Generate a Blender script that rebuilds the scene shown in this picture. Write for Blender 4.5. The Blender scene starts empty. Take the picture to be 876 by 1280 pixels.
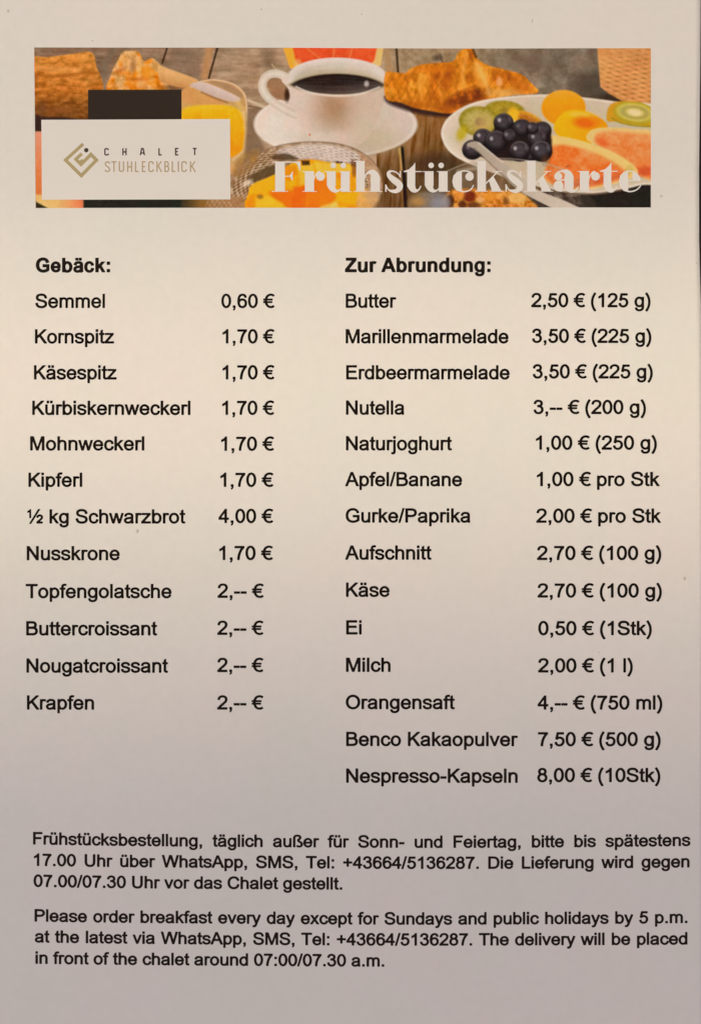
import bpy, math, random
import numpy as np

# ------------------------------------------------------------------ frame, camera, light
K = 0.210 / 920.0                      # metres on the sheet per unit of the layout grid below
def XY(x, y):                          # layout grid (origin top left of the view) -> metres on the table
    return (np.asarray(x, float) - 438.0) * K, (640.0 - np.asarray(y, float)) * K

sc = bpy.context.scene
col = sc.collection
cam = bpy.data.cameras.new('camera')
cam_o = bpy.data.objects.new('camera', cam); col.objects.link(cam_o); sc.camera = cam_o
CAM_H = 0.34
cam_o.location = (0, 0, CAM_H)
cam.sensor_fit = 'VERTICAL'; cam.sensor_height = 24.0
cam.lens = 24.0 * (CAM_H - 0.0009) / (1280 * K)
cam.clip_start = 0.01; cam.clip_end = 20.0

world = bpy.data.worlds.new('World'); sc.world = world; world.use_nodes = True
bg = world.node_tree.nodes['Background']
bg.inputs['Color'].default_value = (0.495, 0.449, 0.450, 1); bg.inputs['Strength'].default_value = 1.0

def lamp(name, kind, loc, target, energy, color, **kw):
    l = bpy.data.lights.new(name, kind); l.energy = energy; l.color = color
    for k, v in kw.items(): setattr(l, k, v)
    o = bpy.data.objects.new(name, l); col.objects.link(o); o.location = loc
    d = np.array(target, float) - np.array(loc, float)
    from mathutils import Vector
    o.rotation_euler = Vector(d).to_track_quat('-Z', 'Y').to_euler()
    return o
# two added warm strip lights, narrowed to brighten bands over the sheet's upper part
def band_light(name, y_aim, dist, width, spread, energy, color):
    el = math.radians(48); ya = (640 - y_aim) * K
    return lamp(name, 'AREA', (0.02, ya + dist * math.cos(el), dist * math.sin(el)), (0.02, ya, 0), energy, color,
                shape='RECTANGLE', size=0.8, size_y=width, spread=math.radians(spread))
WARM = (1.0, 0.87, 0.525)
band_light('band_light', 180, 1.0, 0.128, 5.6, 0.113, WARM)
band_light('band_light', 610, 1.0, 0.02, 8.6, 0.074, WARM)
lamp('fill_light', 'AREA', (-1.1, 0.5, 0.9), (0, 0, 0), 4.0, (1.0, 0.92, 0.90), size=0.5)  # added soft fill from the upper left, topping up the ambient light

vs = sc.view_settings
sc.display_settings.display_device = 'sRGB'
vs.view_transform = 'Standard'; vs.look = 'None'; vs.exposure = 0; vs.gamma = 1; vs.use_curve_mapping = False

# ------------------------------------------------------------------ helpers
def s2l(c):
    c = np.asarray(c, float) / 255.0
    return np.where(c <= 0.04045, c / 12.92, ((c + 0.055) / 1.055) ** 2.4)

def surf_z(X, Y):                      # the laminated sheet lies not quite flat
    return (0.00022 * np.sin(X * 31 + 0.6) * np.sin(Y * 23 + 1.1)
            + 0.00010 * np.sin(X * 67 - Y * 41 + 2.0) + 0.00016 * np.cos(Y * 38 + X * 12)) + 0.0009

def mesh_obj(name, V, F, mat, parent=None, label=None, smooth=False, cols=None):
    me = bpy.data.meshes.new(name)
    V = np.asarray(V, np.float32); n = len(V)
    me.vertices.add(n); me.vertices.foreach_set('co', V.ravel())
    if isinstance(F, np.ndarray):
        lt = np.full(len(F), F.shape[1], np.int32); lv = F.ravel().astype(np.int32)
    else:
        lt = np.array([len(f) for f in F], np.int32); lv = np.array([i for f in F for i in f], np.int32)
    ls = np.concatenate([[0], np.cumsum(lt)[:-1]]).astype(np.int32)
    me.loops.add(len(lv)); me.loops.foreach_set('vertex_index', lv)
    me.polygons.add(len(lt)); me.polygons.foreach_set('loop_start', ls); me.polygons.foreach_set('loop_total', lt)
    if smooth: me.polygons.foreach_set('use_smooth', np.ones(len(lt), bool))
    me.update(calc_edges=True); me.validate()
    if cols is not None:
        a = me.color_attributes.new('print', 'FLOAT_COLOR', 'POINT')
        a.data.foreach_set('color', np.asarray(cols, np.float32).ravel())
    me.materials.append(mat)
    o = bpy.data.objects.new(name, me); col.objects.link(o)
    if parent is not None: o.parent = parent
    if label: o['label'] = label
    return o

def printed(name, P, F, mat, lift, parent, label=None, cols=None):
    """flat print on the sheet: P in layout units, lift in metres above the paper"""
    P = np.asarray(P, float)
    X, Y = XY(P[:, 0], P[:, 1])
    Z = surf_z(X, Y) + lift
    return mesh_obj(name, np.stack([X, Y, Z], 1), F, mat, parent, label, cols=cols, smooth=True)

def grid_patch(corners, nx, ny):
    """bilinear grid over TL, TR, BR, BL"""
    u, v = np.meshgrid(np.linspace(0, 1, nx + 1), np.linspace(0, 1, ny + 1))
    u = u.ravel()[:, None]; v = v.ravel()[:, None]
    c = np.asarray(corners, float)
    P = (1 - v) * ((1 - u) * c[0] + u * c[1]) + v * ((1 - u) * c[3] + u * c[2])
    i = (np.arange(ny)[:, None] * (nx + 1) + np.arange(nx)[None, :]).ravel()
    F = np.stack([i, i + nx + 1, i + nx + 2, i + 1], 1)
    return P, F

# ------------------------------------------------------------------ materials
def principled(name, color=(0.8, 0.8, 0.8), rough=0.4, spec=0.5, coat=0.0, coat_rough=0.2):
    m = bpy.data.materials.new(name); m.use_nodes = True
    b = m.node_tree.nodes['Principled BSDF']
    b.inputs['Base Color'].default_value = (*color, 1)
    b.inputs['Roughness'].default_value = rough
    b.inputs['Specular IOR Level'].default_value = spec
    b.inputs['Coat Weight'].default_value = coat
    b.inputs['Coat Roughness'].default_value = coat_rough
    return m, m.node_tree, b

def add_film_bump(nt, b, strength=0.06):
    """fine ripples of the laminating film"""
    tc = nt.nodes.new('ShaderNodeTexCoord')
    n1 = nt.nodes.new('ShaderNodeTexNoise'); n1.inputs['Scale'].default_value = 60; n1.inputs['Detail'].default_value = 4
    n2 = nt.nodes.new('ShaderNodeTexNoise'); n2.inputs['Scale'].default_value = 900; n2.inputs['Detail'].default_value = 2
    mx = nt.nodes.new('ShaderNodeMath'); mx.operation = 'MULTIPLY_ADD'; mx.inputs[1].default_value = 0.07
    bp = nt.nodes.new('ShaderNodeBump'); bp.inputs['Strength'].default_value = strength; bp.inputs['Distance'].default_value = 0.002
    nt.links.new(tc.outputs['Object'], n1.inputs['Vector']); nt.links.new(tc.outputs['Object'], n2.inputs['Vector'])
    nt.links.new(n2.outputs['Fac'], mx.inputs[0]); nt.links.new(n1.outputs['Fac'], mx.inputs[2])
    nt.links.new(mx.outputs[0], bp.inputs['Height'])
    nt.links.new(bp.outputs['Normal'], b.inputs['Normal']); nt.links.new(bp.outputs['Normal'], b.inputs['Coat Normal'])
    return tc

PAPER = (0.80, 0.765, 0.735)
m_paper, nt, b = principled('laminated_paper', PAPER, 0.25, 0.15)
tc = add_film_bump(nt, b)
# paper tone wanders a little between greenish, pinkish and neutral patches
nz = nt.nodes.new('ShaderNodeTexNoise'); nz.inputs['Scale'].default_value = 17; nz.inputs['Detail'].default_value = 5; nz.inputs['Roughness'].default_value = 0.6
rp = nt.nodes.new('ShaderNodeValToRGB')
rp.color_ramp.elements[0].position = 0.34; rp.color_ramp.elements[0].color = (0.775, 0.765, 0.725, 1)
rp.color_ramp.elements[1].position = 0.66; rp.color_ramp.elements[1].color = (0.815, 0.760, 0.738, 1)
e = rp.color_ramp.elements.new(0.5); e.color = (0.80, 0.765, 0.735, 1)
nf = nt.nodes.new('ShaderNodeTexNoise'); nf.inputs['Scale'].default_value = 420; nf.inputs['Detail'].default_value = 3
mr = nt.nodes.new('ShaderNodeMapRange'); mr.inputs['From Min'].default_value = 0.3; mr.inputs['From Max'].default_value = 0.7
mr.inputs['To Min'].default_value = 0.985; mr.inputs['To Max'].default_value = 1.012
mm = nt.nodes.new('ShaderNodeVectorMath'); mm.operation = 'SCALE'
nt.links.new(tc.outputs['Object'], nz.inputs['Vector']); nt.links.new(nz.outputs['Fac'], rp.inputs['Fac'])
nt.links.new(tc.outputs['Object'], nf.inputs['Vector']); nt.links.new(nf.outputs['Fac'], mr.inputs['Value'])
nt.links.new(rp.outputs['Color'], mm.inputs[0]); nt.links.new(mr.outputs['Result'], mm.inputs['Scale'])
nt.links.new(mm.outputs['Vector'], b.inputs['Base Color'])

def ink(name, color):
    m, nt, b = principled(name, color, 0.25, 0.15)
    add_film_bump(nt, b)
    return m
m_ink = ink('black_ink', (0.011, 0.0055, 0.003))
m_block = ink('dark_block_ink', (0.032, 0.022, 0.0155))
m_panel = ink('panel_white_ink', (0.80, 0.765, 0.735))
m_gold = ink('gold_ink', (0.46, 0.37, 0.19))
m_tan = ink('tan_ink', (0.50, 0.385, 0.25))
m_brown = ink('dark_brown_ink', (0.075, 0.055, 0.045))
m_title = ink('title_white_ink', (0.83, 0.79, 0.76))
m_speck = ink('dirt_speck', (0.60, 0.54, 0.49))
m_print, nt, b = principled('photo_print', rough=0.25, spec=0.15)
add_film_bump(nt, b)
at = nt.nodes.new('ShaderNodeAttribute'); at.attribute_name = 'print'
nt.links.new(at.outputs['Color'], b.inputs['Base Color'])

m_rim, nt, b = principled('clear_film_edge', (0.66, 0.62, 0.60), 0.18, 0.6)
m_table, nt, b = principled('dark_table', (0.012, 0.010, 0.009), 0.45, 0.15)
tcn = nt.nodes.new('ShaderNodeTexCoord'); mp = nt.nodes.new('ShaderNodeMapping'); mp.inputs['Scale'].default_value = (40, 3, 3)
wn = nt.nodes.new('ShaderNodeTexNoise'); wn.inputs['Scale'].default_value = 4; wn.inputs['Detail'].default_value = 6
wr = nt.nodes.new('ShaderNodeValToRGB')
wr.color_ramp.elements[0].color = (0.005, 0.005, 0.005, 1); wr.color_ramp.elements[1].color = (0.03, 0.022, 0.017, 1)
nt.links.new(tcn.outputs['Object'], mp.inputs['Vector']); nt.links.new(mp.outputs['Vector'], wn.inputs['Vector'])
nt.links.new(wn.outputs['Fac'], wr.inputs['Fac']); nt.links.new(wr.outputs['Color'], b.inputs['Base Color'])

# ------------------------------------------------------------------ the table under the sheet
def slab(name, x0, x1, y0, y1, z0, z1, mat, bevel):
    import bmesh
    bm = bmesh.new(); bmesh.ops.create_cube(bm, size=1.0)
    for v in bm.verts:
        v.co.x = x0 if v.co.x < 0 else x1; v.co.y = y0 if v.co.y < 0 else y1; v.co.z = z0 if v.co.z < 0 else z1
    bmesh.ops.bevel(bm, geom=list(bm.edges), offset=bevel, segments=3, affect='EDGES')
    me = bpy.data.meshes.new(name); bm.to_mesh(me); bm.free(); me.materials.append(mat)
    o = bpy.data.objects.new(name, me); col.objects.link(o); return o
tb = slab('tabletop', -0.45, 0.45, -0.40, 0.40, -0.03, 0.0, m_table, 0.003)
tb['kind'] = 'structure'

# ------------------------------------------------------------------ the sheet: paper and the sealed film edge round it
root = bpy.data.objects.new('menu_sheet', None); col.objects.link(root)
root.empty_display_size = 0.02
root['label'] = 'laminated breakfast menu with a food photo banner and two price columns, on a dark table'
root['category'] = 'menu'

def right_edge(y):                     # the trimmed right edge is not perfectly straight
    return np.interp(y, [-12, 0, 90, 150, 210, 300, 352, 420, 700, 1292], [875.6, 875.2, 874.7, 874.2, 873.6, 873.9, 875.2, 877.4, 879.5, 880])
ny = 260
ys = np.linspace(-10, 1290, ny + 1)
L, R = -49.0, right_edge(ys) - 2.0
nx = 180
us = np.linspace(0, 1, nx + 1)
PX = L + us[None, :] * (R[:, None] - L); PY = np.repeat(ys[:, None], nx + 1, 1)
X, Y = XY(PX.ravel(), PY.ravel())
i = (np.arange(ny)[:, None] * (nx + 1) + np.arange(nx)[None, :]).ravel()
top = np.stack([i, i + nx + 1, i + nx + 2, i + 1], 1)
n = len(X)
V = np.concatenate([np.stack([X, Y, surf_z(X, Y)], 1), np.stack([X, Y, surf_z(X, Y) - 0.0003], 1)])
bot = top[:, ::-1] + n
def loop_ids(nx, ny):
    a = [k for k in range(nx)]; a += [r * (nx + 1) + nx for r in range(ny)]
    a += [ny * (nx + 1) + nx - k for k in range(nx)]; a += [(ny - r) * (nx + 1) for r in range(ny)]
    return np.array(a)
lp = loop_ids(nx, ny); nxt = np.roll(lp, -1)
side = np.stack([lp, nxt, nxt + n, lp + n], 1)
mesh_obj('paper', V, np.concatenate([top, bot, side]), m_paper, root, smooth=False).data.polygons.foreach_set('use_smooth', np.concatenate([np.ones(len(top), bool), np.ones(len(bot), bool), np.zeros(len(side), bool)]))

# film rim: a strip round the paper, butted against it, a touch thinner
px = PX.ravel()[lp]; py = PY.ravel()[lp]
wR = 1.6
ox = px + np.where(px > 800, wR * (np.abs(px - np.interp(py, ys, R)) < 1e-6), 0) - np.where(px < L + 1e-6, wR, 0)
oy = py - np.where(py < -9.99, wR, 0) + np.where(py > 1289.99, wR, 0)
gx = px + 0.25 * np.sign(ox - px); gy = py + 0.25 * np.sign(oy - py)
def ringv(a, bb, dz):
    X, Y = XY(a, bb); return np.stack([X, Y, surf_z(X, Y) + dz], 1)
nl = len(lp)
V = np.concatenate([ringv(gx, gy, -0.00002), ringv(ox, oy, -0.00006), ringv(ox, oy, -0.00024), ringv(gx, gy, -0.00028)])
a = np.arange(nl); bb = np.roll(a, -1)
F = np.concatenate([np.stack([a + k * nl, a + ((k + 1) % 4) * nl, bb + ((k + 1) % 4) * nl, bb + k * nl], 1) for k in range(4)])
mesh_obj('film_edge', V, F, m_rim, root)

# ------------------------------------------------------------------ shape rasteriser: strokes and polygons -> clean flat meshes
def parse(path):
    """'M x y L x y C x1 y1 x2 y2 x y h x y v x y' -> list of points (h/v = quarter ellipse starting horizontal/vertical)"""
    t = path.split(); pts = []; i = 0; cmd = None; cur = None
    def bez(p0, p1, p2, p3, n=9):
        for k in range(1, n + 1):
            s = k / n; q = 1 - s
            pts.append((q**3*p0[0]+3*q*q*s*p1[0]+3*q*s*s*p2[0]+s**3*p3[0], q**3*p0[1]+3*q*q*s*p1[1]+3*q*s*s*p2[1]+s**3*p3[1]))
    while i < len(t):
        if t[i] in 'MLChv': cmd = t[i]; i += 1
        if cmd in 'ML':
            cur = (float(t[i]), float(t[i+1])); i += 2; pts.append(cur)
        elif cmd == 'C':
            p = [float(q) for q in t[i:i+6]]; i += 6
            bez(cur, p[0:2], p[2:4], p[4:6]); cur = (p[4], p[5])
        else:
            q = (float(t[i]), float(t[i+1])); i += 2; kq = 0.575
            if cmd == 'h':
                c1 = (cur[0] + (q[0]-cur[0])*kq, cur[1]); c2 = (q[0], q[1] + (cur[1]-q[1])*kq)
            else:
                c1 = (cur[0], cur[1] + (q[1]-cur[1])*kq); c2 = (q[0] + (cur[0]-q[0])*kq, q[1])
            bez(cur, c1, c2, q); cur = q
    return pts

def strip(pts, tv, th, w=None):
    """offset a centre line into quads; thickness tv on upright runs, th on level runs (or a list of widths)"""
    P = np.array(pts, float)
    keep = [0] + [k for k in range(1, len(P)) if np.hypot(*(P[k] - P[k-1])) > 1e-6]
    P = P[keep]; closed = np.hypot(*(P[0] - P[-1])) < 1e-6
    if closed: P = P[:-1]
    n = len(P); quads = []; Lp = []; Rp = []
    if w is not None: w = np.interp(np.linspace(0, 1, n), np.linspace(0, 1, len(w)), w)
    def nrm(d): d = d / np.hypot(*d); return d
    for k in range(n):
        dirs = []
        if k > 0 or closed: dirs.append(nrm(P[k] - P[k-1]))
        if k < n-1 or closed: dirs.append(nrm(P[(k+1) % n] - P[k]))
        t = nrm(sum(dirs) / len(dirs) + 1e-9); c = max(0.35, abs(float(np.dot(t, dirs[0]))))
        hw = (0.5 * math.hypot(tv * dirs[-1][1], th * dirs[-1][0]) if w is None else 0.5 * w[k]) / c
        nn = np.array([-t[1], t[0]]); Lp.append(P[k] + nn * hw); Rp.append(P[k] - nn * hw)
    m = n if closed else n - 1
    for k in range(m):
        j = (k + 1) % n
        quads.append([Lp[k], Lp[j], Rp[j], Rp[k]])
    return quads

def raster(prims, x0, y0, x1, y1, step, ss=5, grow=0):
    """prims: ('+'|'-', polygon[, (ymin, ymax)]) in order -> coverage samples at grid nodes"""
    h = step / ss
    W = int(math.ceil((x1 - x0) / step)) + 3; H = int(math.ceil((y1 - y0) / step)) + 3
    x0 -= step; y0 -= step
    xs = x0 + (np.arange(W * ss) + 0.5 - ss / 2) * h; ysn = y0 + (np.arange(H * ss) + 0.5 - ss / 2) * h
    M = np.zeros((H * ss, W * ss), bool)
    for pr in prims:
        sgn, poly = pr[0], np.asarray(pr[1], float)
        clip = pr[2] if len(pr) > 2 else (-1e9, 1e9)
        ia = np.searchsorted(xs, poly[:, 0].min()); ib = np.searchsorted(xs, poly[:, 0].max())
        ja = np.searchsorted(ysn, max(poly[:, 1].min(), clip[0])); jb = np.searchsorted(ysn, min(poly[:, 1].max(), clip[1]))
        if ib <= ia or jb <= ja: continue
        xx = xs[None, ia:ib]; yy = ysn[ja:jb, None]
        ins = np.zeros((jb - ja, ib - ia), bool)
        for a in range(len(poly)):
            p, q = poly[a], poly[(a + 1) % len(poly)]
            if p[1] == q[1]: continue
            c = (p[1] > yy) != (q[1] > yy)
            ins ^= c & (xx < (q[0] - p[0]) * (yy - p[1]) / (q[1] - p[1]) + p[0])
        if sgn == '+': M[ja:jb, ia:ib] |= ins
        else: M[ja:jb, ia:ib] &= ~ins
    if grow:
        N = M.copy(); gr = int(grow)
        for a in range(-gr, gr + 1):
            for b_ in range(-gr, gr + 1):
                if a * a + b_ * b_ <= grow * grow: N |= np.roll(np.roll(M, a, 0), b_, 1)
        M = N
    C = M.reshape(H, ss, W, ss).mean(axis=(1, 3))
    return C, x0, y0

def contour(C, x0, y0, step):
    """marching squares at 0.5, full cells merged along rows -> (verts, faces)"""
    V = []; F = []
    def vid(x, y): V.append((x0 + x * step, y0 + y * step)); return len(V) - 1
    H, W = C.shape; I = C > 0.5
    for r in range(H - 1):
        a = I[r, :-1]; b_ = I[r, 1:]; c = I[r+1, 1:]; d = I[r+1, :-1]
        s = a.astype(int) + b_ + c + d
        k = 0
        nzk = np.nonzero(s)[0]
        if not len(nzk): continue
        k = nzk[0]; end = nzk[-1] + 1
        while k < end:
            if s[k] == 4:
                j = k
                while j < end and s[j] == 4: j += 1
                F.append([vid(k, r), vid(j, r), vid(j, r+1), vid(k, r+1)]); k = j; continue
            if s[k]:
                cs = [(k, r, C[r, k]), (k+1, r, C[r, k+1]), (k+1, r+1, C[r+1, k+1]), (k, r+1, C[r+1, k])]
                poly = []
                for q in range(4):
                    p0 = cs[q]; p1 = cs[(q+1) % 4]
                    if p0[2] > 0.5: poly.append((p0[0], p0[1]))
                    if (p0[2] > 0.5) != (p1[2] > 0.5):
                        t = (0.5 - p0[2]) / (p1[2] - p0[2])
                        poly.append((p0[0] + t*(p1[0]-p0[0]), p0[1] + t*(p1[1]-p0[1])))
                if len(poly) >= 3: F.append([vid(*p) for p in poly])
            k += 1
    return np.array(V, float).reshape(-1, 2), F

# ------------------------------------------------------------------ the sans-serif letters (centre lines and outlines, 1000 units per em)
def B(x0, y0, x1, y1): return [(x0, y0), (x1, y0), (x1, y1), (x0, y1)]
LC, CP = (88, 76), (95, 84)
ADV = dict(zip('abcdefghijklmnopqrstuvwxyz', [556,556,500,556,556,278,556,556,222,222,500,222,833,556,556,556,556,333,500,278,556,500,722,500,500,500]))
ADV.update(dict(zip('ABCDEFGHKLMNOPSTUWZ', [667,667,722,722,667,611,778,722,667,556,833,722,778,667,667,611,722,944,611])))
ADV.update({c: 556 for c in '0123456789€'})
ADV.update({'ä': 556, 'ü': 556, 'ß': 611, ' ': 278, '.': 278, ',': 278, ':': 278, '/': 278, '(': 333, ')': 333, '-': 333, '+': 584, '½': 834})
A_BOWL = 'M 92 360 C 105 450 165 492 272 492 C 385 492 436 445 436 370 L 436 130 C 436 75 445 35 466 0'
A_LOW = 'M 436 303 C 395 284 330 274 268 266 C 145 250 81 215 81 142 C 81 70 135 27 222 27 C 330 27 436 90 436 225'
U_BODY = 'M 110 519 L 110 190 C 110 70 165 27 255 27 C 365 27 445 100 445 240'
G = {
 'a': [A_BOWL, A_LOW],
 'b': [B(65,0,147,716), 'M 288 492 h 473 259 v 288 26 h 107 259 v 288 492'],
 'c': ['M 446 345 C 430 440 365 492 272 492 h 82 259 v 270 26 C 372 26 438 85 454 186'],
 'd': [B(410,0,492,716), 'M 268 492 h 450 259 v 268 26 h 79 259 v 268 492'],
 'e': ['M 468 160 C 442 75 375 26 284 26 h 81 255 v 280 492 h 471 272', B(90,228,515,300)],
 'f': ['M 133 0 L 133 575 C 133 655 165 690 235 690 C 262 690 285 687 312 681', B(9,451,264,519)],
 'g': ['M 268 492 h 450 266 v 268 38 h 79 266 v 268 492', 'M 449 519 L 449 0 C 449 -125 380 -174 262 -174 C 165 -174 108 -132 100 -42'],
 'h': [B(66,0,154,716), 'M 110 290 C 110 430 190 490 282 490 C 390 490 445 435 445 330 L 445 0'],
 'i': [B(66,0,154,519), B(66,615,154,716)],
 'j': ['M 110 519 L 110 -85 C 110 -150 85 -172 35 -172 C 8 -172 -12 -170 -36 -164', B(66,615,154,716)],
 'k': [('+', [(66,0),(66,716),(154,716),(154,308),(362,519),(476,519),(278,326),(496,0),(387,0),(216,265),(154,205),(154,0)])],
 'l': [B(64,0,152,716)],
 'm': [B(66,0,154,519), 'M 110 300 C 110 430 180 490 262 490 C 365 490 416 440 416 345 L 416 0', 'M 416 300 C 416 430 490 490 572 490 C 675 490 722 440 722 345 L 722 0'],
 'n': [B(66,0,154,519), 'M 110 290 C 110 430 190 490 282 490 C 390 490 445 435 445 330 L 445 0'],
 'o': ['M 276 492 h 473 259 v 276 26 h 79 259 v 276 492'],
 'p': [B(66,-199,148,519), 'M 288 492 h 473 259 v 288 26 h 107 259 v 288 492'],
 'r': [B(65,0,153,519), 'M 109 270 C 109 420 150 486 232 486 C 265 486 300 476 330 458'],
 's': ['M 418 372 C 405 460 350 493 248 493 C 145 493 80 455 80 385 C 80 315 140 296 248 270 C 370 240 424 215 424 148 C 424 68 355 26 252 26 C 145 26 85 70 72 160'],
 't': ['M 132 640 L 132 135 C 132 60 155 34 205 34 C 225 34 245 36 265 40', ('+', [(88,600),(88,648),(176,701),(176,600)]), B(18,451,262,519)],
 'u': [U_BODY, B(410,0,489,519)],
 'v': [('+', [(12,519),(106,519),(229,173),(251,103),(273,170),(400,519),(490,519),(293,0),(209,0)])],
 'w': [('+', [(4,519),(97,519),(178,218),(208,107),(238,214),(318,519),(409,519),(486,216),(513,116),(543,217),(628,519),(716,519),(553,0),(461,0),(379,312),(359,401),(254,0),(161,0)])],
 'x': [('+', [(7,0),(197,270),(21,519),(131,519),(211,397),(246,340),(283,395),(371,519),(476,519),(296,274),(490,0),(381,0),(274,162),(246,206),(113,0)])],
 'y': [('+', [(16,519),(111,519),(222,205),(252,105),(300,40),(250,-20),(208,2)]), ('s', 'M 444 519 L 252 15 C 222 -75 195 -170 122 -170 C 100 -170 82 -166 58 -158')],
 'z': [('+', [(20,0),(20,71),(350,450),(43,446),(43,519),(467,519),(467,459),(186,130),(132,73),(479,77),(479,0)])],
 'ä': [A_BOWL, A_LOW, B(135,615,224,716), B(311,615,400,716)],
 'ü': [U_BODY, B(410,0,489,519), B(142,615,231,716), B(318,615,407,716)],
 'ß': ['M 110 0 L 110 520 C 110 640 170 690 285 690 C 400 690 455 640 455 570 C 455 480 340 475 340 400 C 340 310 543 310 543 160 C 543 70 480 26 400 26 C 345 26 305 40 262 62'],
 'A': [('+', [(-1,0),(273,716),(375,716),(668,0),(560,0),(477,217),(178,217),(99,0)]), ('-', [(205,294),(448,294),(323,640)])],
 'B': [B(73,0,168,716), 'M 100 674 L 345 674 C 475 674 525 615 525 535 C 525 445 465 389 345 389 L 100 389', 'M 340 389 C 510 389 579 320 579 212 C 579 100 505 42 365 42 L 100 42'],
 'C': ['M 632 500 C 605 620 510 687 388 687 C 215 687 98 560 98 360 C 98 150 210 29 378 29 C 520 29 610 110 636 248'],
 'D': [B(77,0,172,716), 'M 100 674 L 325 674 C 540 674 626 560 626 362 C 626 150 530 42 330 42 L 100 42'],
 'E': [B(79,0,174,716), B(79,632,597,716), B(79,347,564,431), B(79,0,616,84)],
 'F': [B(82,0,177,716), B(82,632,565,716), B(82,325,506,409)],
 'G': ['M 655 500 C 620 630 525 687 405 687 C 215 687 101 555 101 358 C 101 150 220 29 410 29 C 510 29 610 70 680 128', B(412,281,716,365), B(625,100,716,365)],
 'H': [B(80,0,175,716), B(547,0,642,716), B(80,338,642,422)],
 'K': [('+', [(73,0),(73,716),(168,716),(168,361),(523,716),(652,716),(352,426),(665,0),(540,0),(285,362),(168,248),(168,0)])],
 'L': [B(73,0,168,716), B(73,0,521,84)],
 'M': [('+', [(74,0),(74,716),(217,716),(386,209),(420,103),(458,218),(630,716),(757,716),(757,0),(666,0),(666,599),(458,0),(372,0),(165,609),(165,0)])],
 'N': [('+', [(76,0),(76,716),(173,716),(549,154),(549,716),(640,716),(640,0),(543,0),(167,563),(167,0)])],
 'O': ['M 393 687 h 691 358 v 393 29 h 96 358 v 393 687'],
 'P': [B(77,0,172,716), 'M 100 674 L 355 674 C 505 674 575 615 575 508 C 575 395 505 333 355 333 L 100 333'],
 'S': ['M 565 505 C 550 640 470 687 335 687 C 190 687 116 625 116 530 C 116 425 220 398 340 370 C 480 337 573 305 573 195 C 573 90 480 29 343 29 C 180 29 100 105 92 236'],
 'T': [B(21,632,591,716), B(258,0,353,716)],
 'U': ['M 127 716 L 127 300 C 127 100 200 29 360 29 C 520 29 595 100 595 300 L 595 716'],
 'W': [('+', [(202,0),(12,716),(109,716),(218,250),(253,100),(294,260),(420,716),(545,716),(650,350),(692,107),(726,255),(841,716),(936,716),(739,0),(648,0),(497,547),(478,620),(460,547),(299,0)])],
 'Z': [('+', [(20,0),(20,88),(387,546),(461,632),(60,632),(60,716),(561,716),(561,632),(164,137),(122,84),(586,84),(586,0)])],
 '0': ['M 278 681 h 471 354 v 278 27 h 86 354 v 278 681'],
 '1': [('+', [(373,0),(285,0),(285,560),(200,500),(109,462),(109,547),(235,620),(316,719),(373,719)])],
 '2': ['M 84 508 C 95 625 165 681 283 681 C 400 681 466 615 466 520 C 466 420 385 350 270 250 C 190 180 120 115 92 38', B(30,0,503,84)],
 '3': ['M 84 525 C 105 630 170 681 265 681 C 370 681 430 620 430 540 C 430 445 355 402 225 404', 'M 225 400 C 390 402 466 320 466 215 C 466 100 380 27 270 27 C 165 27 95 85 84 197'],
 '4': [('+', [(323,0),(323,171),(13,171),(13,252),(339,715),(411,715),(411,252),(508,252),(508,171),(411,171),(411,0)]), ('-', [(323,252),(323,574),(99,252)])],
 '5': ['M 86 190 C 98 80 170 27 262 27 C 380 27 467 115 467 242 C 467 362 385 434 268 434 C 205 434 150 400 118 352', ('+', [(76,358),(148,706),(480,706),(480,622),(216,622),(170,380)])],
 '6': ['M 455 540 C 440 635 380 681 297 681 C 150 681 86 560 86 330 C 86 120 155 27 285 27 C 395 27 469 115 469 232 C 469 350 395 429 290 429 C 180 429 95 350 92 240'],
 '7': [B(48,622,511,706), 'M 475 655 C 350 530 235 320 222 0'],
 '8': ['M 278 681 h 432 538 v 278 394 h 124 538 v 278 681', 'M 278 398 h 471 212 v 278 27 h 86 212 v 278 398'],
 '.': [B(91,0,191,100)], ':': [B(91,0,191,100), B(91,419,191,519)],
 ',': [B(85,0,187,100), ('+', [(187,60),(187,0),(182,-60),(160,-105),(110,-145),(88,-108),(130,-70),(142,0)])],
 '/': [('+', [(0,-12),(208,728),(278,728),(71,-12)])],
 '(': ['M 265 728 C 165 590 105 440 105 259 C 105 75 165 -75 265 -210'],
 ')': ['M 68 728 C 168 590 228 440 228 259 C 228 75 168 -75 68 -210'],
 '-': [B(32,215,302,303)], '+': [B(56,310,528,393), B(250,116,333,587)],
 '€': ['M 530 625 C 495 668 440 686 388 686 C 225 686 120 560 120 358 C 120 150 225 29 390 29 C 445 29 495 50 528 84', B(-2,396,462,456), B(-2,262,440,322)],
}
def prims_of(items, tv, th):
    out = []
    for it in items:
        if isinstance(it, str): out += [('+', q) for q in strip(parse(it), tv, th)]
        elif isinstance(it, tuple) and it[0] == 's': out += [('+', q) for q in strip(parse(it[1]), tv, th)]
        elif isinstance(it, tuple) and it[0] in '+-': out.append(it)
        else: out.append(('+', it))
    return out
def xf(prims, fn): return [(p[0], [fn(*q) for q in p[1]]) for p in prims]
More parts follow.
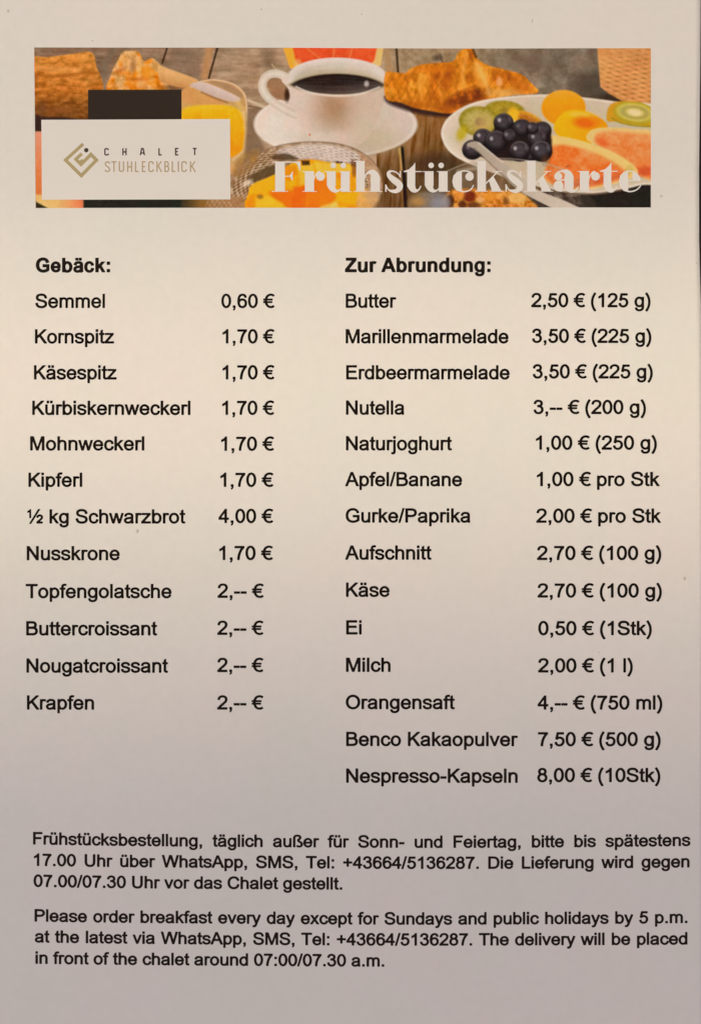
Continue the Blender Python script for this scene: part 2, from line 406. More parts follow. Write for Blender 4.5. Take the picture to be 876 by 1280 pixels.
def glyph_prims(ch):
    if ch == '9': return xf(glyph_prims('6'), lambda x, y: (556 - x, 708 - y))
    if ch == '½':
        one = xf(prims_of(G['1'], 125, 110), lambda x, y: (x * .6 - 12, y * .6 + 286))
        two = xf(prims_of(G['2'][:1], 125, 110) + [('+', B(30,0,503,110))], lambda x, y: (x * .6 + 495, y * .6))
        return one + two + [('+', [(150,-20),(600,730),(668,730),(218,-20)])]
    t = LC if (ch.islower() or ch in 'äüß') else CP
    if ch in '0123456789': t = (90, 78)
    if ch in '()': t = (84, 84)
    if ch == '€': t = (88, 76)
    return prims_of(G[ch], *t)
# bold face for the two headings: heavier strokes refitted to the bold letter boxes
BOLD = {'G': (778, 44, 713), 'e': (556, 31, 522), 'b': (611, 66, 573), 'ä': (556, 36, 530), 'c': (556, 42, 529), 'u': (611, 65, 547),
        'r': (389, 66, 400), 'n': (611, 66, 546), 'd': (611, 39, 546), 'g': (611, 41, 546)}
BPOLY = {
 'k': (556, [('+', [(66,0),(66,716),(203,716),(203,336),(364,519),(533,519),(356,330),(546,0),(398,0),(267,234),(203,167),(203,0)])]),
 'Z': (611, [('+', [(11,0),(11,130),(386,595),(53,595),(53,716),(574,716),(574,603),(180,121),(587,121),(587,0)])]),
 'A': (722, [('+', [(0,0),(279,716),(432,716),(719,0),(561,0),(499,163),(212,163),(153,0)]), ('-', [(257,284),(452,284),(355,549)])]),
 ':': (333, [('+', B(98,0,235,137)), ('+', B(98,382,235,519))]),
 ' ': (278, [])}
def bold_prims(ch):
    if ch in BPOLY: return BPOLY[ch][0], BPOLY[ch][1]
    adv, bx0, bx1 = BOLD[ch]
    src = [B(min(p[0] for p in it) - 26, min(p[1] for p in it), max(p[0] for p in it) + 26, max(p[1] for p in it)) if isinstance(it, list) else it for it in G[ch]]
    if ch == 'G': src = ['M 640 490 C 600 620 520 672 405 672 C 235 672 118 550 118 358 C 118 165 235 44 410 44 C 510 44 600 80 665 135', B(395,262,716,388), B(590,105,716,388)]
    if ch == 'e': src = ['M 462 165 C 440 80 375 40 284 40 h 88 255 v 280 480 h 465 272', B(90,210,520,302)]
    if ch == 'ä': src[2] = B(120,602,245,716); src[3] = B(305,602,430,716)
    pr = prims_of(src, 150 if ch == 'G' else 138, 122 if ch == 'G' else 104)
    xs = [q[0] for p in pr for q in p[1]]; a, b_ = min(xs), max(xs)
    return adv, xf(pr, lambda x, y: (bx0 + (x - a) * (bx1 - bx0) / (b_ - a), y))
_cache = {}
STEP = 15.0
def glyph(ch, bold=False):          # bold: False, True, or 'small' for the small print (relatively more ink spread)
    key = (ch, bold)
    if key not in _cache:
        adv = ADV.get(ch)
        if bold is True: adv, pr = bold_prims(ch)
        else: pr = glyph_prims(ch) if ch != ' ' else []
        if pr:
            C, gx0, gy0 = raster(pr, -90, -230, 960, 750, STEP, 5, {False: 8.1, True: 7.1, 'small': 9.2}[bold])
            V, F = contour(C, gx0, gy0, STEP)
        else: V, F = np.zeros((0, 2)), []
        _cache[key] = (V, F, adv)
    return _cache[key]

def ink_bounds(s, bold):
    x = 0; lo = None; hi = None
    for ch in s:
        V, F, adv = glyph(ch, bold)
        if len(V):
            if lo is None: lo = x + V[:, 0].min()
            hi = x + V[:, 0].max()
        x += adv
    return lo, hi

def set_text(name, s, x0, x1, base, em_y, parent, mat=m_ink, bold=False, label=None, space_extra=0.0, em_x=None, lift=0.00003):
    """lay a line of type between x0 and x1; base(x) gives the baseline"""
    lo, hi = ink_bounds(s, bold)
    nsp = s.count(' ')
    if em_x is None: sx = (x1 - x0) / (hi - lo); extra = 0
    else:
        sx = em_x / 1000.0
        extra = ((x1 - x0) - (hi - lo) * sx) / nsp
    VV = []; FF = []; off = 0; x = -lo; acc = 0.0
    for ch in s:
        V, F, adv = glyph(ch, bold)
        if len(V):
            px = x0 + (V[:, 0] + x) * sx + acc
            py = base(px) - 0.3 - V[:, 1] * em_y / 1000.0
            VV.append(np.stack([px, py], 1)); FF += [[i + off for i in f] for f in F]; off += len(V)
        x += adv
        if ch == ' ': acc += extra
    return printed(name, np.concatenate(VV), FF, mat, lift, parent, label)

flat = lambda y: (lambda px: y + 0 * px)
EM = 23.6
set_text('heading', 'Gebäck:', 45.0, 138.0, flat(340.2), 24.2, root, bold=True, label='bold black heading over the left column')
set_text('heading', 'Zur Abrundung:', 431.0, 612.9, flat(340.0), 24.2, root, bold=True, label='bold black heading over the right column')
left = [('Semmel', 44.5, 131.6, 384.8, '0,60 €', 276.6, 343.4, 384.7), ('Kornspitz', 44.1, 143.0, 429.2, '1,70 €', 278.1, 343.2, 429.0),
 ('Käsespitz', 42.9, 146.2, 474.2, '1,70 €', 278.1, 343.2, 474.0), ('Kürbiskernweckerl', 40.8, 238.2, 518.5, '1,70 €', 277.7, 343.0, 518.4),
 ('Mohnweckerl', 38.2, 180.7, 563.0, '1,70 €', 276.4, 342.8, 563.3), ('Kipferl', 36.0, 103.2, 608.4, '1,70 €', 275.4, 342.0, 608.4),
 ('½ kg Schwarzbrot', 34.4, 231.9, 654.2, '4,00 €', 273.1, 341.8, 653.6), ('Nusskrone', 33.8, 149.8, 700.2, '1,70 €', 274.1, 341.4, 699.8),
 ('Topfengolatsche', 32.3, 214.6, 747.6, '2,-- €', 272.0, 329.9, 747.1), ('Buttercroissant', 32.9, 196.6, 794.2, '2,-- €', 271.6, 329.5, 793.4),
 ('Nougatcroissant', 33.2, 210.3, 840.8, '2,-- €', 271.6, 329.4, 839.9), ('Krapfen', 33.8, 117.8, 887.0, '2,-- €', 271.6, 329.4, 886.8)]
right = [('Butter', 432.0, 495.3, 384.6, '2,50 € (125 g)', 663.6, 812.8, 383.8), ('Marillenmarmelade', 431.9, 635.2, 429.1, '3,50 € (225 g)', 664.6, 813.8, 428.4),
 ('Erdbeermarmelade', 432.5, 636.6, 474.2, '3,50 € (225 g)', 665.4, 815.5, 472.9), ('Nutella', 432.3, 505.2, 518.3, '3,-- € (200 g)', 666.4, 806.9, 517.4),
 ('Naturjoghurt', 432.3, 564.5, 562.9, '1,00 € (250 g)', 669.2, 820.4, 562.0), ('Apfel/Banane', 431.3, 577.2, 607.7, '1,00 € pro Stk', 670.3, 823.9, 607.5),
 ('Gurke/Paprika', 431.8, 587.6, 653.1, '2,00 € pro Stk', 669.6, 825.4, 653.3), ('Aufschnitt', 431.3, 539.1, 699.4, '2,70 € (100 g)', 670.4, 825.7, 699.8),
 ('Käse', 432.3, 486.8, 745.8, '2,70 € (100 g)', 671.1, 826.4, 746.7), ('Ei', 432.5, 452.0, 792.9, '0,50 € (1Stk)', 672.1, 813.9, 793.7),
 ('Milch', 432.3, 488.1, 839.7, '2,00 € (1 l)', 671.9, 790.2, 840.3), ('Orangensaft', 432.0, 568.2, 886.4, '4,-- € (750 ml)', 671.4, 827.2, 886.8),
 ('Benco Kakaopulver', 432.5, 647.1, 932.6, '7,50 € (500 g)', 671.9, 825.2, 932.6), ('Nespresso-Kapseln', 432.5, 646.8, 978.5, '8,00 € (10Stk)', 671.1, 824.9, 977.6)]
hide = {'Nutella': 'a hazelnut spread', 'Benco Kakaopulver': 'cocoa powder', 'Nespresso-Kapseln': 'coffee capsules'}
for rows, side in ((left, 'left'), (right, 'right')):
    for nm, x0, x1, yb, pr, p0, p1, pb in rows:
        set_text('item_name', nm, x0, x1, flat(yb), EM, root, label='black item name for %s in the %s column' % (hide.get(nm, nm), side))
        set_text('item_price', pr, p0, p1, flat(pb), EM, root, label='black price beside %s in the %s column' % (hide.get(nm, nm), side))

def sag(*kn):
    xs, yv = zip(*kn); c = np.polyfit(xs, yv, 3 if len(kn) > 3 else 2)
    return lambda px: np.polyval(c, px)
EP = 20.5
para = [
 ('Frühstücksbestellung, täglich außer für Sonn- und Feiertag, bitte bis spätestens', 41.9, 862.4, sag((42, 1055.2), (300, 1058.6), (450, 1059.8), (600, 1059.9), (860, 1057.4)), 'J'),
 ('17.00 Uhr über WhatsApp, SMS, Tel: +43664/5136287. Die Lieferung wird gegen', 42.9, 861.3, sag((42, 1081.9), (300, 1084.8), (450, 1086.2), (600, 1086.2), (860, 1084.2)), 'J'),
 ('07.00/07.30 Uhr vor das Chalet gestellt.', 42.6, 427.8, sag((42, 1108.0), (240, 1110.6), (427, 1112.2)), ''),
 ('Please order breakfast every day except for Sundays and public holidays by 5 p.m.', 44.0, 858.6, sag((44, 1151.2), (300, 1154.4), (450, 1155.8), (600, 1155.9), (860, 1153.6)), 'J'),
 ('at the latest via WhatsApp, SMS, Tel: +43664/5136287. The delivery will be placed', 44.4, 858.6, sag((44, 1177.2), (300, 1180.6), (450, 1181.8), (600, 1182.2), (860, 1180.4)), 'J'),
 ('in front of the chalet around 07:00/07.30 a.m.', 45.2, 480.2, sag((44, 1203.8), (250, 1206.4), (480, 1208.2)), ''),
]
ems = []
for s, x0, x1, bs, j in para:
    if not j:
        lo, hi = ink_bounds(s, 'small'); ems.append((x1 - x0) / (hi - lo) * 1000)
print('paragraph em', ems)
for n_, (s, x0, x1, bs, j) in enumerate(para):
    set_text('text_line', s, x0, x1, bs, EP, root, em_x=(ems[0] if n_ < 3 else ems[1]) if j else None, bold='small',
             label='black %s line %d of the small print' % ('German' if n_ < 3 else 'English', n_ % 3 + 1))

# ------------------------------------------------------------------ the banner photograph: painted as coloured print, one patch per thing shown
rng = np.random.RandomState(7)
BX0, BX1, BY0, BY1 = 43.0, 813.0, 59.0, 260.0
S = 1.5
NX, NY = int((BX1 - BX0) * S), int((BY1 - BY0) * S)
gx = np.linspace(BX0, BX1, NX + 1)[None, :]; gy = np.linspace(BY0, BY1, NY + 1)[:, None]
GX = np.repeat(gx, NY + 1, 0); GY = np.repeat(gy, NX + 1, 1)
IMG = np.zeros((NY + 1, NX + 1, 3)); ID = np.zeros((NY + 1, NX + 1), int)
NAMES = ['wooden_boards']
def noise(sx, sy=None, oct=3, ang=0.0, seed=0, warp=0):
    """smooth value noise, feature size sx by sy, values about -1..1"""
    sy = sy or sx
    r = np.random.RandomState(seed + 11); ca, sa = math.cos(ang), math.sin(ang)
    u = (GX - 43) * ca + (GY - 59) * sa; v = -(GX - 43) * sa + (GY - 59) * ca
    out = 0; amp = 1; tot = 0
    for o in range(oct):
        T = r.uniform(-1, 1, (128, 128))
        a = u / sx * 2**o + r.uniform(0, 90); b = v / sy * 2**o + r.uniform(0, 90)
        ia = np.floor(a).astype(int); ib = np.floor(b).astype(int); fa = a - ia; fb = b - ib
        fa = fa*fa*(3-2*fa); fb = fb*fb*(3-2*fb)
        g = lambda p, q: T[(ib + q) % 128, (ia + p) % 128]
        out = out + amp * ((g(0,0)*(1-fa)+g(1,0)*fa)*(1-fb) + (g(0,1)*(1-fa)+g(1,1)*fa)*fb); tot += amp; amp *= 0.55
    return out / tot * 1.6
def sdf(pts, smooth=True):
    P = np.array(pts, float)
    if smooth:
        Q = []; n = len(P)
        for k in range(n):
            p0, p1, p2, p3 = P[k-1], P[k], P[(k+1) % n], P[(k+2) % n]
            for t in (0, .25, .5, .75):
                Q.append(0.5*((2*p1)+(-p0+p2)*t+(2*p0-5*p1+4*p2-p3)*t*t+(-p0+3*p1-3*p2+p3)*t**3))
        P = np.array(Q)
    m = 6
    ia = max(0, int((P[:,0].min()-m-BX0)*S)); ib = min(NX+1, int((P[:,0].max()+m-BX0)*S)+2)
    ja = max(0, int((P[:,1].min()-m-BY0)*S)); jb = min(NY+1, int((P[:,1].max()+m-BY0)*S)+2)
    D = np.full(GX.shape, 99.0)
    if ib <= ia or jb <= ja: return D
    x = GX[ja:jb, ia:ib]; y = GY[ja:jb, ia:ib]; d = np.full(x.shape, 1e9); ins = np.zeros(x.shape, bool)
    for k in range(len(P)):
        p, q = P[k], P[(k+1) % len(P)]; e = q - p; L2 = (e**2).sum() + 1e-12
        t = np.clip(((x-p[0])*e[0] + (y-p[1])*e[1]) / L2, 0, 1)
        d = np.minimum(d, (x-p[0]-t*e[0])**2 + (y-p[1]-t*e[1])**2)
        if p[1] != q[1]:
            ins ^= ((p[1] > y) != (q[1] > y)) & (x < (q[0]-p[0])*(y-p[1])/(q[1]-p[1]) + p[0])
    D[ja:jb, ia:ib] = np.where(ins, -np.sqrt(d), np.sqrt(d))
    return D
def ell(cx, cy, rx, ry, ang=0):
    ca, sa = math.cos(ang), math.sin(ang)
    u = (GX-cx)*ca + (GY-cy)*sa; v = -(GX-cx)*sa + (GY-cy)*ca
    r = np.sqrt((u/rx)**2 + (v/ry)**2)
    return (r - 1) * min(rx, ry)
def line_sdf(pts, w):
    P = np.array(pts, float); d = np.full(GX.shape, 1e9)
    for k in range(len(P)-1):
        p, q = P[k], P[k+1]; e = q-p; L2 = (e**2).sum()+1e-12
        t = np.clip(((GX-p[0])*e[0]+(GY-p[1])*e[1])/L2, 0, 1)
        d = np.minimum(d, (GX-p[0]-t*e[0])**2 + (GY-p[1]-t*e[1])**2)
    return np.sqrt(d) - w/2
def curve(pts, n=6):
    P = [pts[0]] + list(pts) + [pts[-1]]; P = np.array(P, float); Q = []
    for k in range(1, len(P)-2):
        for t in np.arange(n)/n:
            p0, p1, p2, p3 = P[k-1:k+3]
            Q.append(tuple(0.5*((2*p1)+(-p0+p2)*t+(2*p0-5*p1+4*p2-p3)*t*t+(-p0+3*p1-3*p2+p3)*t**3)))
    Q.append(tuple(P[-2])); return Q
def C3(*c): return np.array(c, float)
def lay(D, color, soft=1.0, alpha=1.0, name=None):
    """paint where D<0; name starts a new patch"""
    global IMG
    a = np.clip(0.5 - D / soft, 0, 1) * alpha
    color = np.asarray(color, float)
    if color.ndim == 1: color = color[None, None, :]
    IMG = IMG * (1 - a[..., None]) + color * a[..., None]
    if name:
        NAMES.append(name); ID[D < 0] = len(NAMES) - 1
def mixc(c1, c2, t):
    t = np.clip(t, 0, 1)[..., None]; return C3(*c1) * (1 - t) + C3(*c2) * t
def ramp(v, a, b): return np.clip((v - a) / (b - a), 0, 1)

# wooden boards behind everything
n1 = noise(26, 5, 4, 0.0, 1); n2 = noise(5, 30, 4, 0.12, 2); n3 = noise(14, 14, 4, 0, 3)
base = mixc((146, 112, 84), (176, 140, 106), ramp(GX, 120, 330)) + (n1 * 17 + n3 * 13 + noise(8, 2.2, 3, 0.05, 6) * 7)[..., None] * C3(1, .92, .84)
rightw = mixc((170, 140, 104), (128, 108, 86), ramp(GX, 560, 700)) + (n3 * 18 + noise(6, 5, 3, 0, 7) * 11)[..., None]
base = np.where((GX > 480)[..., None], rightw, base)
lower = mixc((150, 102, 56), (112, 78, 44), ramp(GY, 150, 235)) + (n2 * 20)[..., None] + (noise(2.5, 40, 2, 0.08, 5) * 13)[..., None]
base = np.where(((GX > 470) & (GY > 118))[..., None], lower, base)
IMG[:] = base
lay(line_sdf([(143, 58), (132, 80), (129, 112)], 8), mixc((128, 106, 80), (148, 120, 94), ramp(n3, -1, 1)), 6, .8)
lay(line_sdf([(209.5, 58), (203, 78)], 2.0), C3(62, 42, 28), 1.8)
lay(sdf([(206,84),(216,60),(252,60),(249,100),(236,96)], False), C3(132, 106, 82), 6, 0.55)
lay(line_sdf([(262, 60), (256, 96)], 9), C3(188, 138, 90), 6)
lay(line_sdf([(272, 59), (261, 97)], 2.2), C3(58, 40, 26), 2)
lay(ell(336, 72, 8, 14), C3(120, 92, 66), 9, 0.6); lay(line_sdf(curve([(340,80),(345,86),(350,88)]), 1.4), C3(206, 178, 130), 2, 0.8)
lay(ell(320, 100, 24, 5), C3(186, 142, 104), 8, 0.6)
lay(line_sdf([(483, 60), (487, 88)], 8), C3(178, 136, 92), 6)
lay(line_sdf([(495.5, 59), (497.5, 90)], 2.4), C3(64, 46, 28), 2)
lay(ell(547, 71, 6, 3.5), C3(92, 74, 56), 4, .8); lay(line_sdf([(550,66),(553,77)], 1.5), C3(80, 66, 50), 2, .8)
lay(ell(740, 108, 26, 22), C3(92, 76, 60), 16, 0.85); lay(ell(660, 75, 40, 12), C3(118, 98, 78), 14, 0.5)
lay(ell(728, 78, 16, 12), C3(150, 126, 100), 12, 0.6); lay(ell(765, 122, 16, 7), C3(62, 48, 36), 7, 0.9)
lay(line_sdf([(499, 186), (503, 260)], 3), C3(196, 150, 84), 3)
lay(line_sdf([(502.5, 184), (507.5, 262)], 3.4), C3(42, 28, 18), 1.8)
lay(sdf([(506,200),(560,190),(600,215),(600,262),(508,262)], False), C3(92, 68, 42), 14, 0.55)
lay(ell(545, 205, 30, 14), C3(74, 52, 34), 12, 0.6)

# long loaf at the left
lay(sdf([(43,136),(110,140),(114,152),(43,165)], False), C3(72, 46, 36), 4)
lf = mixc((212, 142, 68), (186, 114, 48), ramp(GY, 68, 106)); lf = lf * (1 - ramp(GY, 112, 148)[..., None] * 0.38)
lf = lf + (noise(9, 4, 4, -0.1, 9) * 27)[..., None] * C3(1, .85, .6) + (noise(4, 3, 2, 0, 10) * 8)[..., None]
D = sdf([(40,73),(60,71),(90,67),(115,65),(121,84),(127,98),(128,114),(112,126),(111,148),(80,146),(44,142),(38,110)])
lay(D, lf, 2, name='bread_loaf')
lay(line_sdf(curve([(42,93),(62,95),(85,94),(105,90),(122,91)]), 3), C3(164, 92, 34), 4, .75)
lay(line_sdf(curve([(46,84),(70,86),(98,87)]), 6), C3(236, 172, 100), 6, .5)
lay(ell(70, 138, 24, 6), C3(150, 88, 46), 8, .6); lay(ell(52,135,5,9), C3(120,76,44), 5, .6)
# torn bread
tb_ = mixc((222, 164, 100), (226, 134, 40), ramp(noise(9, 9, 3, 0, 12), -.3, .7)) + (noise(5, 5, 3, 0, 13) * 24)[..., None]
D = sdf([(137,118),(139,92),(147,76),(153,65),(163,63),(174,65),(180,76),(190,72),(199,79),(206,90),(207,118)])
lay(D, tb_, 2, name='torn_bread')
lay(ell(166, 82, 3, 8), C3(176, 118, 72), 4, .8); lay(ell(174,84,3,10), C3(242,190,120), 3, .6)
lay(ell(170, 99, 12, 2), C3(178, 96, 36), 3, .7); lay(ell(150, 88, 7, 3, -.5), C3(180,100,40), 4, .7)
lay(ell(184, 90, 6, 8), C3(236, 140, 38), 6, .8); lay(ell(178,104,8,5), C3(240,164,96), 6, .6)
# pale end of bread
lay(ell(216, 109, 14, 4), C3(128, 84, 50), 5, .8)
D = sdf([(198,82),(215,87),(232,93),(246,99),(247,103),(240,108),(224,109),(210,105),(200,100)])
lay(D, mixc((224, 170, 108), (202, 142, 84), ramp(GY - GX * .25, 38, 52)) + (n3*6)[..., None], 2, name='bread_end')

# tumbler of juice with spoon behind
D = sdf([(226,152),(226,118),(234,108),(250,101),(268,99),(288,103),(302,112),(308,124),(309,150),(308,190),(296,212),(286,214),(284,152)])
lay(D, mixc((196, 146, 90), (212, 164, 104), ramp(noise(12, 8, 3, .2, 15), -1, 1)), 2, name='juice_glass')
lay(sdf([(228,112),(250,108),(268,118),(280,128),(232,130)]), C3(214, 152, 88), 5, .8)
lay(sdf([(260,101),(285,104),(302,116),(300,122),(282,112)]), C3(168, 128, 92), 4, .8)
lay(line_sdf(curve([(238,108),(250,102),(268,99.5),(288,103.5),(301,112),(307,124),(308,150)]), 1.6), C3(232, 200, 160), 1.8, .8)
D = sdf([(238,107),(243,103),(256,103),(275,110),(292,118),(300,123),(297,127),(286,126),(268,121),(252,114)])
lay(D, mixc((222, 192, 176), (210, 176, 156), ramp(GY - GX * .35, 14, 24)), 1.6, name='spoon')
lay(line_sdf([(252,115),(270,123),(284,128)], 2), C3(150, 102, 58), 2.5, .8)
jc = mixc((232, 180, 44), (232, 150, 22), ramp(GY, 132, 185)) + (noise(8, 8, 3, 0, 17) * 8)[..., None]
D = sdf([(226,152),(228,137),(245,132),(275,131),(292,134),(304,143),(306,165),(303,187),(288,196),(284,180),(284,152)])
lay(D, jc, 2.5, name='orange_juice')
lay(ell(262, 134, 30, 3), C3(224, 184, 60), 4, .6); lay(line_sdf([(297,128),(306,146)], 7), C3(222, 186, 110), 5, .6)
lay(line_sdf([(304,140),(306.5,165),(304,188),(290,200)], 3), C3(222, 188, 132), 2.5, .75)
lay(line_sdf([(309.5, 125), (320, 129), (331, 134)], 3.6), C3(206, 178, 142), 2); lay(line_sdf([(311,132),(328,136)],1.4), C3(96,70,46), 2,.8)
lay(sdf([(310,138),(325,136),(318,160),(330,188),(306,200),(308,160)]), C3(132, 104, 76), 5, .8)

# grapefruit half behind the cup
D = sdf([(353,55),(480,55),(476,80),(462,92),(380,92),(362,84)], False)
lay(D, mixc((238, 172, 68), (230, 186, 112), ramp(GX, 380, 470)), 2, name='grapefruit_half')
lay(sdf([(365,55),(472,55),(468,74),(455,90),(385,90),(370,76)], False), mixc((224, 84, 44), (232, 100, 56), ramp(noise(6, 6, 3, 0, 19), -1, 1)), 2.5)
for a, b in (((384,60),(400,72)), ((418,58),(416,74)), ((440,60),(436,74))): lay(line_sdf([a, b], 1.6), C3(242, 150, 90), 2, .6)
lay(ell(372, 78, 5, 5), C3(240, 180, 110), 4, .6)

# saucer
sh = 1 - 0.10 * ramp(GX + GY, 560, 680) - 0.05 * np.cos((GX - 420) / 30)
D = ell(419, 155, 102, 42.3)
lay(D + 0, C3(224, 198, 176)[None, None, :] * sh[..., None], 1.6, name='saucer')
lay(np.abs(ell(419, 154.6, 99.5, 40)) - 0.8, C3(236, 216, 194), 2, .7)
lay(ell(424, 152, 62, 32), C3(208, 184, 152), 22, .55); lay(ell(466, 176, 34, 15), C3(196, 170, 128), 14, .5)
lay(ell(352, 160, 26, 22), C3(232, 212, 192), 12, .6)
# handle, body, rim, coffee
hp = curve([(364,101),(356,95),(346,91.5),(336,93),(329,100),(328,111),(334,121),(345,130),(358,138),(368,143)])
lay(sdf([(334,98),(350,96),(361,108),(361,124),(350,124),(338,115)]), mixc((150,112,78),(172,126,88), ramp(n1,-1,1)), 2)
lay(ell(358.5, 118, 3, 8), C3(70, 46, 32), 3, .95)
lay(line_sdf(hp, 10.5), C3(214, 190, 164), 1.6, name='cup_handle')
lay(line_sdf(hp, 4), C3(232, 212, 190), 4, .8)
body = sdf([(360,94),(361,112),(366,132),(373,150),(384,168),(398,180),(420,186),(444,183),(460,170),(471,150),(478,130),(482,112),(483.5,94)])
bc = mixc((224, 198, 176), (210, 180, 152), ramp(GX, 370, 480))
lay(body, bc, 1.6, name='coffee_cup')
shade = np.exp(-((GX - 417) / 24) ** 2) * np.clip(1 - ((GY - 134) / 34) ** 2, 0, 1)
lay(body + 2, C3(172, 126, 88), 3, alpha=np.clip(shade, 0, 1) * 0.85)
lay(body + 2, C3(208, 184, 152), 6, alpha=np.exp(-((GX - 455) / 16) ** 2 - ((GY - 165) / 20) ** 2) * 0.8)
lay(ell(421.8, 95, 61.7, 24), C3(228, 206, 188), 1.6)
ID[ell(421.8, 95, 61.7, 24) < 0] = len(NAMES) - 1
lay(ell(421.8, 97, 55, 20), mixc((206, 184, 160), (222, 202, 180), ramp(GX, 380, 470)), 5)
lay(ell(421.8, 100, 51, 15), C3(190, 166, 128), 5, .6)
lens = np.maximum(ell(422, 117, 66, 25.5), ell(422, 95.5, 66, 21.5))
lay(lens - 1.0, C3(146, 116, 66), 2.5, .7)
cf = mixc((52, 36, 30), (98, 80, 70), ramp(GY + np.abs(GX - 405) * .12, 104, 118)) + (noise(30, 1.6, 2, 0, 21) * 7)[..., None]
lay(lens, cf, 1.6, name='black_coffee')
lay(ell(458, 104, 3, 4), C3(196, 176, 160), 2.5, .9); lay(ell(462, 109, 6, 2.4), C3(84, 68, 60), 3, .6)
lay(line_sdf(curve([(370,108),(390,116),(422,119.3),(450,116.5),(474,108)]), 2.4), C3(232, 212, 190), 2, .8)

# croissant
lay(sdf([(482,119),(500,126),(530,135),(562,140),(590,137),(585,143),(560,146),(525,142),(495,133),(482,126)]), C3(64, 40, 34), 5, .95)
cr = sdf([(481,91),(492,89),(506,90),(514,84),(528,79),(548,77),(566,75),(573,64),(582,59),(592,61),(597,72),(612,81),(632,86),(652,92),(664,103),(673,113),(664,117),(645,117),(628,121),(604,126),(584,135),(562,141),(540,138),(518,134),(500,127),(482,122)])
cc = mixc((226, 148, 54), (184, 98, 20), ramp(noise(15, 14, 3, 0, 23), -.8, 1.0))
cc = cc + (noise(5, 19, 3, -0.40, 24) * 19)[..., None] * C3(1, .9, .6) + (noise(4, 4, 2, 0, 25) * 10)[..., None]
# crust flakes: fine bright and dark arcs that bend round each roll
roll = noise(60, 60, 1, 0, 26) * 10 + GX * 0.9 + (GY - 60) ** 2 * 0.008
cc = cc + ((np.sin(roll * 0.62) * .6 + np.sin(roll * 1.35 + 1.0) * .4) * 11)[..., None] * C3(1, .85, .5)
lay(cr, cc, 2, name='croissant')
for pts, w, c, a in (([(512,92),(508,108),(514,128)], 4, (186,100,24), .6), ([(545,82),(538,105),(546,134)], 4, (190,104,26), .5),
    ([(566,80),(556,100),(566,132)], 3, (180,92,20), .55), ([(584,66),(578,95),(586,128)], 5, (240,176,92), .5),
    ([(596,78),(606,100),(612,118)], 4, (242,184,104), .7), ([(618,86),(622,104),(640,114)], 4, (190,100,24), .5),
    ([(530,84),(524,104),(530,130)], 3, (240,176,90), .5), ([(574,90),(570,110),(574,128)], 3, (176,92,24), .5), ([(556,84),(549,104),(553,132)], 3, (238,170,88), .4)):
    lay(line_sdf(curve(pts), w), C3(*c), 4, a)
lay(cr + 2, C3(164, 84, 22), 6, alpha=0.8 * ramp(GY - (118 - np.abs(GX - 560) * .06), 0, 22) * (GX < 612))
lay(ell(584, 120, 26, 10, -.3), mixc((112,52,18),(190,98,26), ramp(noise(5,5,3,0,27), -.4,.9)), 7, .8)
lay(ell(560, 100, 9, 15, .2), C3(170, 84, 16), 9, .55)
lay(ell(600, 92, 7, 18, -.45), C3(242, 178, 92), 7, .6)
lay(ell(528, 100, 8, 14, .1), C3(236, 160, 66), 8, .5)
lay(ell(626, 96, 6, 12, -.3), C3(190, 98, 26), 6, .5)
lay(ell(498, 104, 7, 11), C3(214, 124, 26), 6, .6)
lay(ell(650, 106, 14, 8, .5), C3(200, 112, 40), 6, .7); lay(ell(540, 86, 22, 4), C3(216, 124, 36), 5, .6)
lay(ell(629, 115, 20, 5), C3(232, 176, 104), 6, .6); lay(line_sdf([(591,60),(595,70)], 2.5), C3(84,52,30), 2.5,.8)
lay(ell(624, 101, 4, 6), C3(240, 178, 120), 3, .7)

# basket top right
bk = sdf([(746,55),(820,55),(820,135),(792,129),(776,125),(760,116),(750,108),(748,84)], False)
u = GX + (GY - 60) * 0.12; v = GY - (GX - 747) * 0.16
weave = np.sin(v * 1.02 + 3.1415 * (np.floor(u / 11.0) % 2)) * np.clip(np.cos((u % 11 - 5.5) / 5.5 * 1.4), 0, 1)
wb = mixc((220, 156, 92), (206, 138, 82), ramp(noise(20, 20, 3, 0, 29), -1, 1))
depth = ramp(GY + (GX - 747) * .4, 66, 108)
wb = wb + (weave * 11 * (0.25 + .75 * depth))[..., None] * C3(1, .95, .8) + (noise(4, 3, 2, 0, 30) * 6)[..., None]
lay(bk, wb, 2, name='wicker_basket')
wd = np.clip((-weave - .62) / .3, 0, 1) * depth
lay(bk + 4, C3(144, 82, 42), 3, alpha=wd * .42)

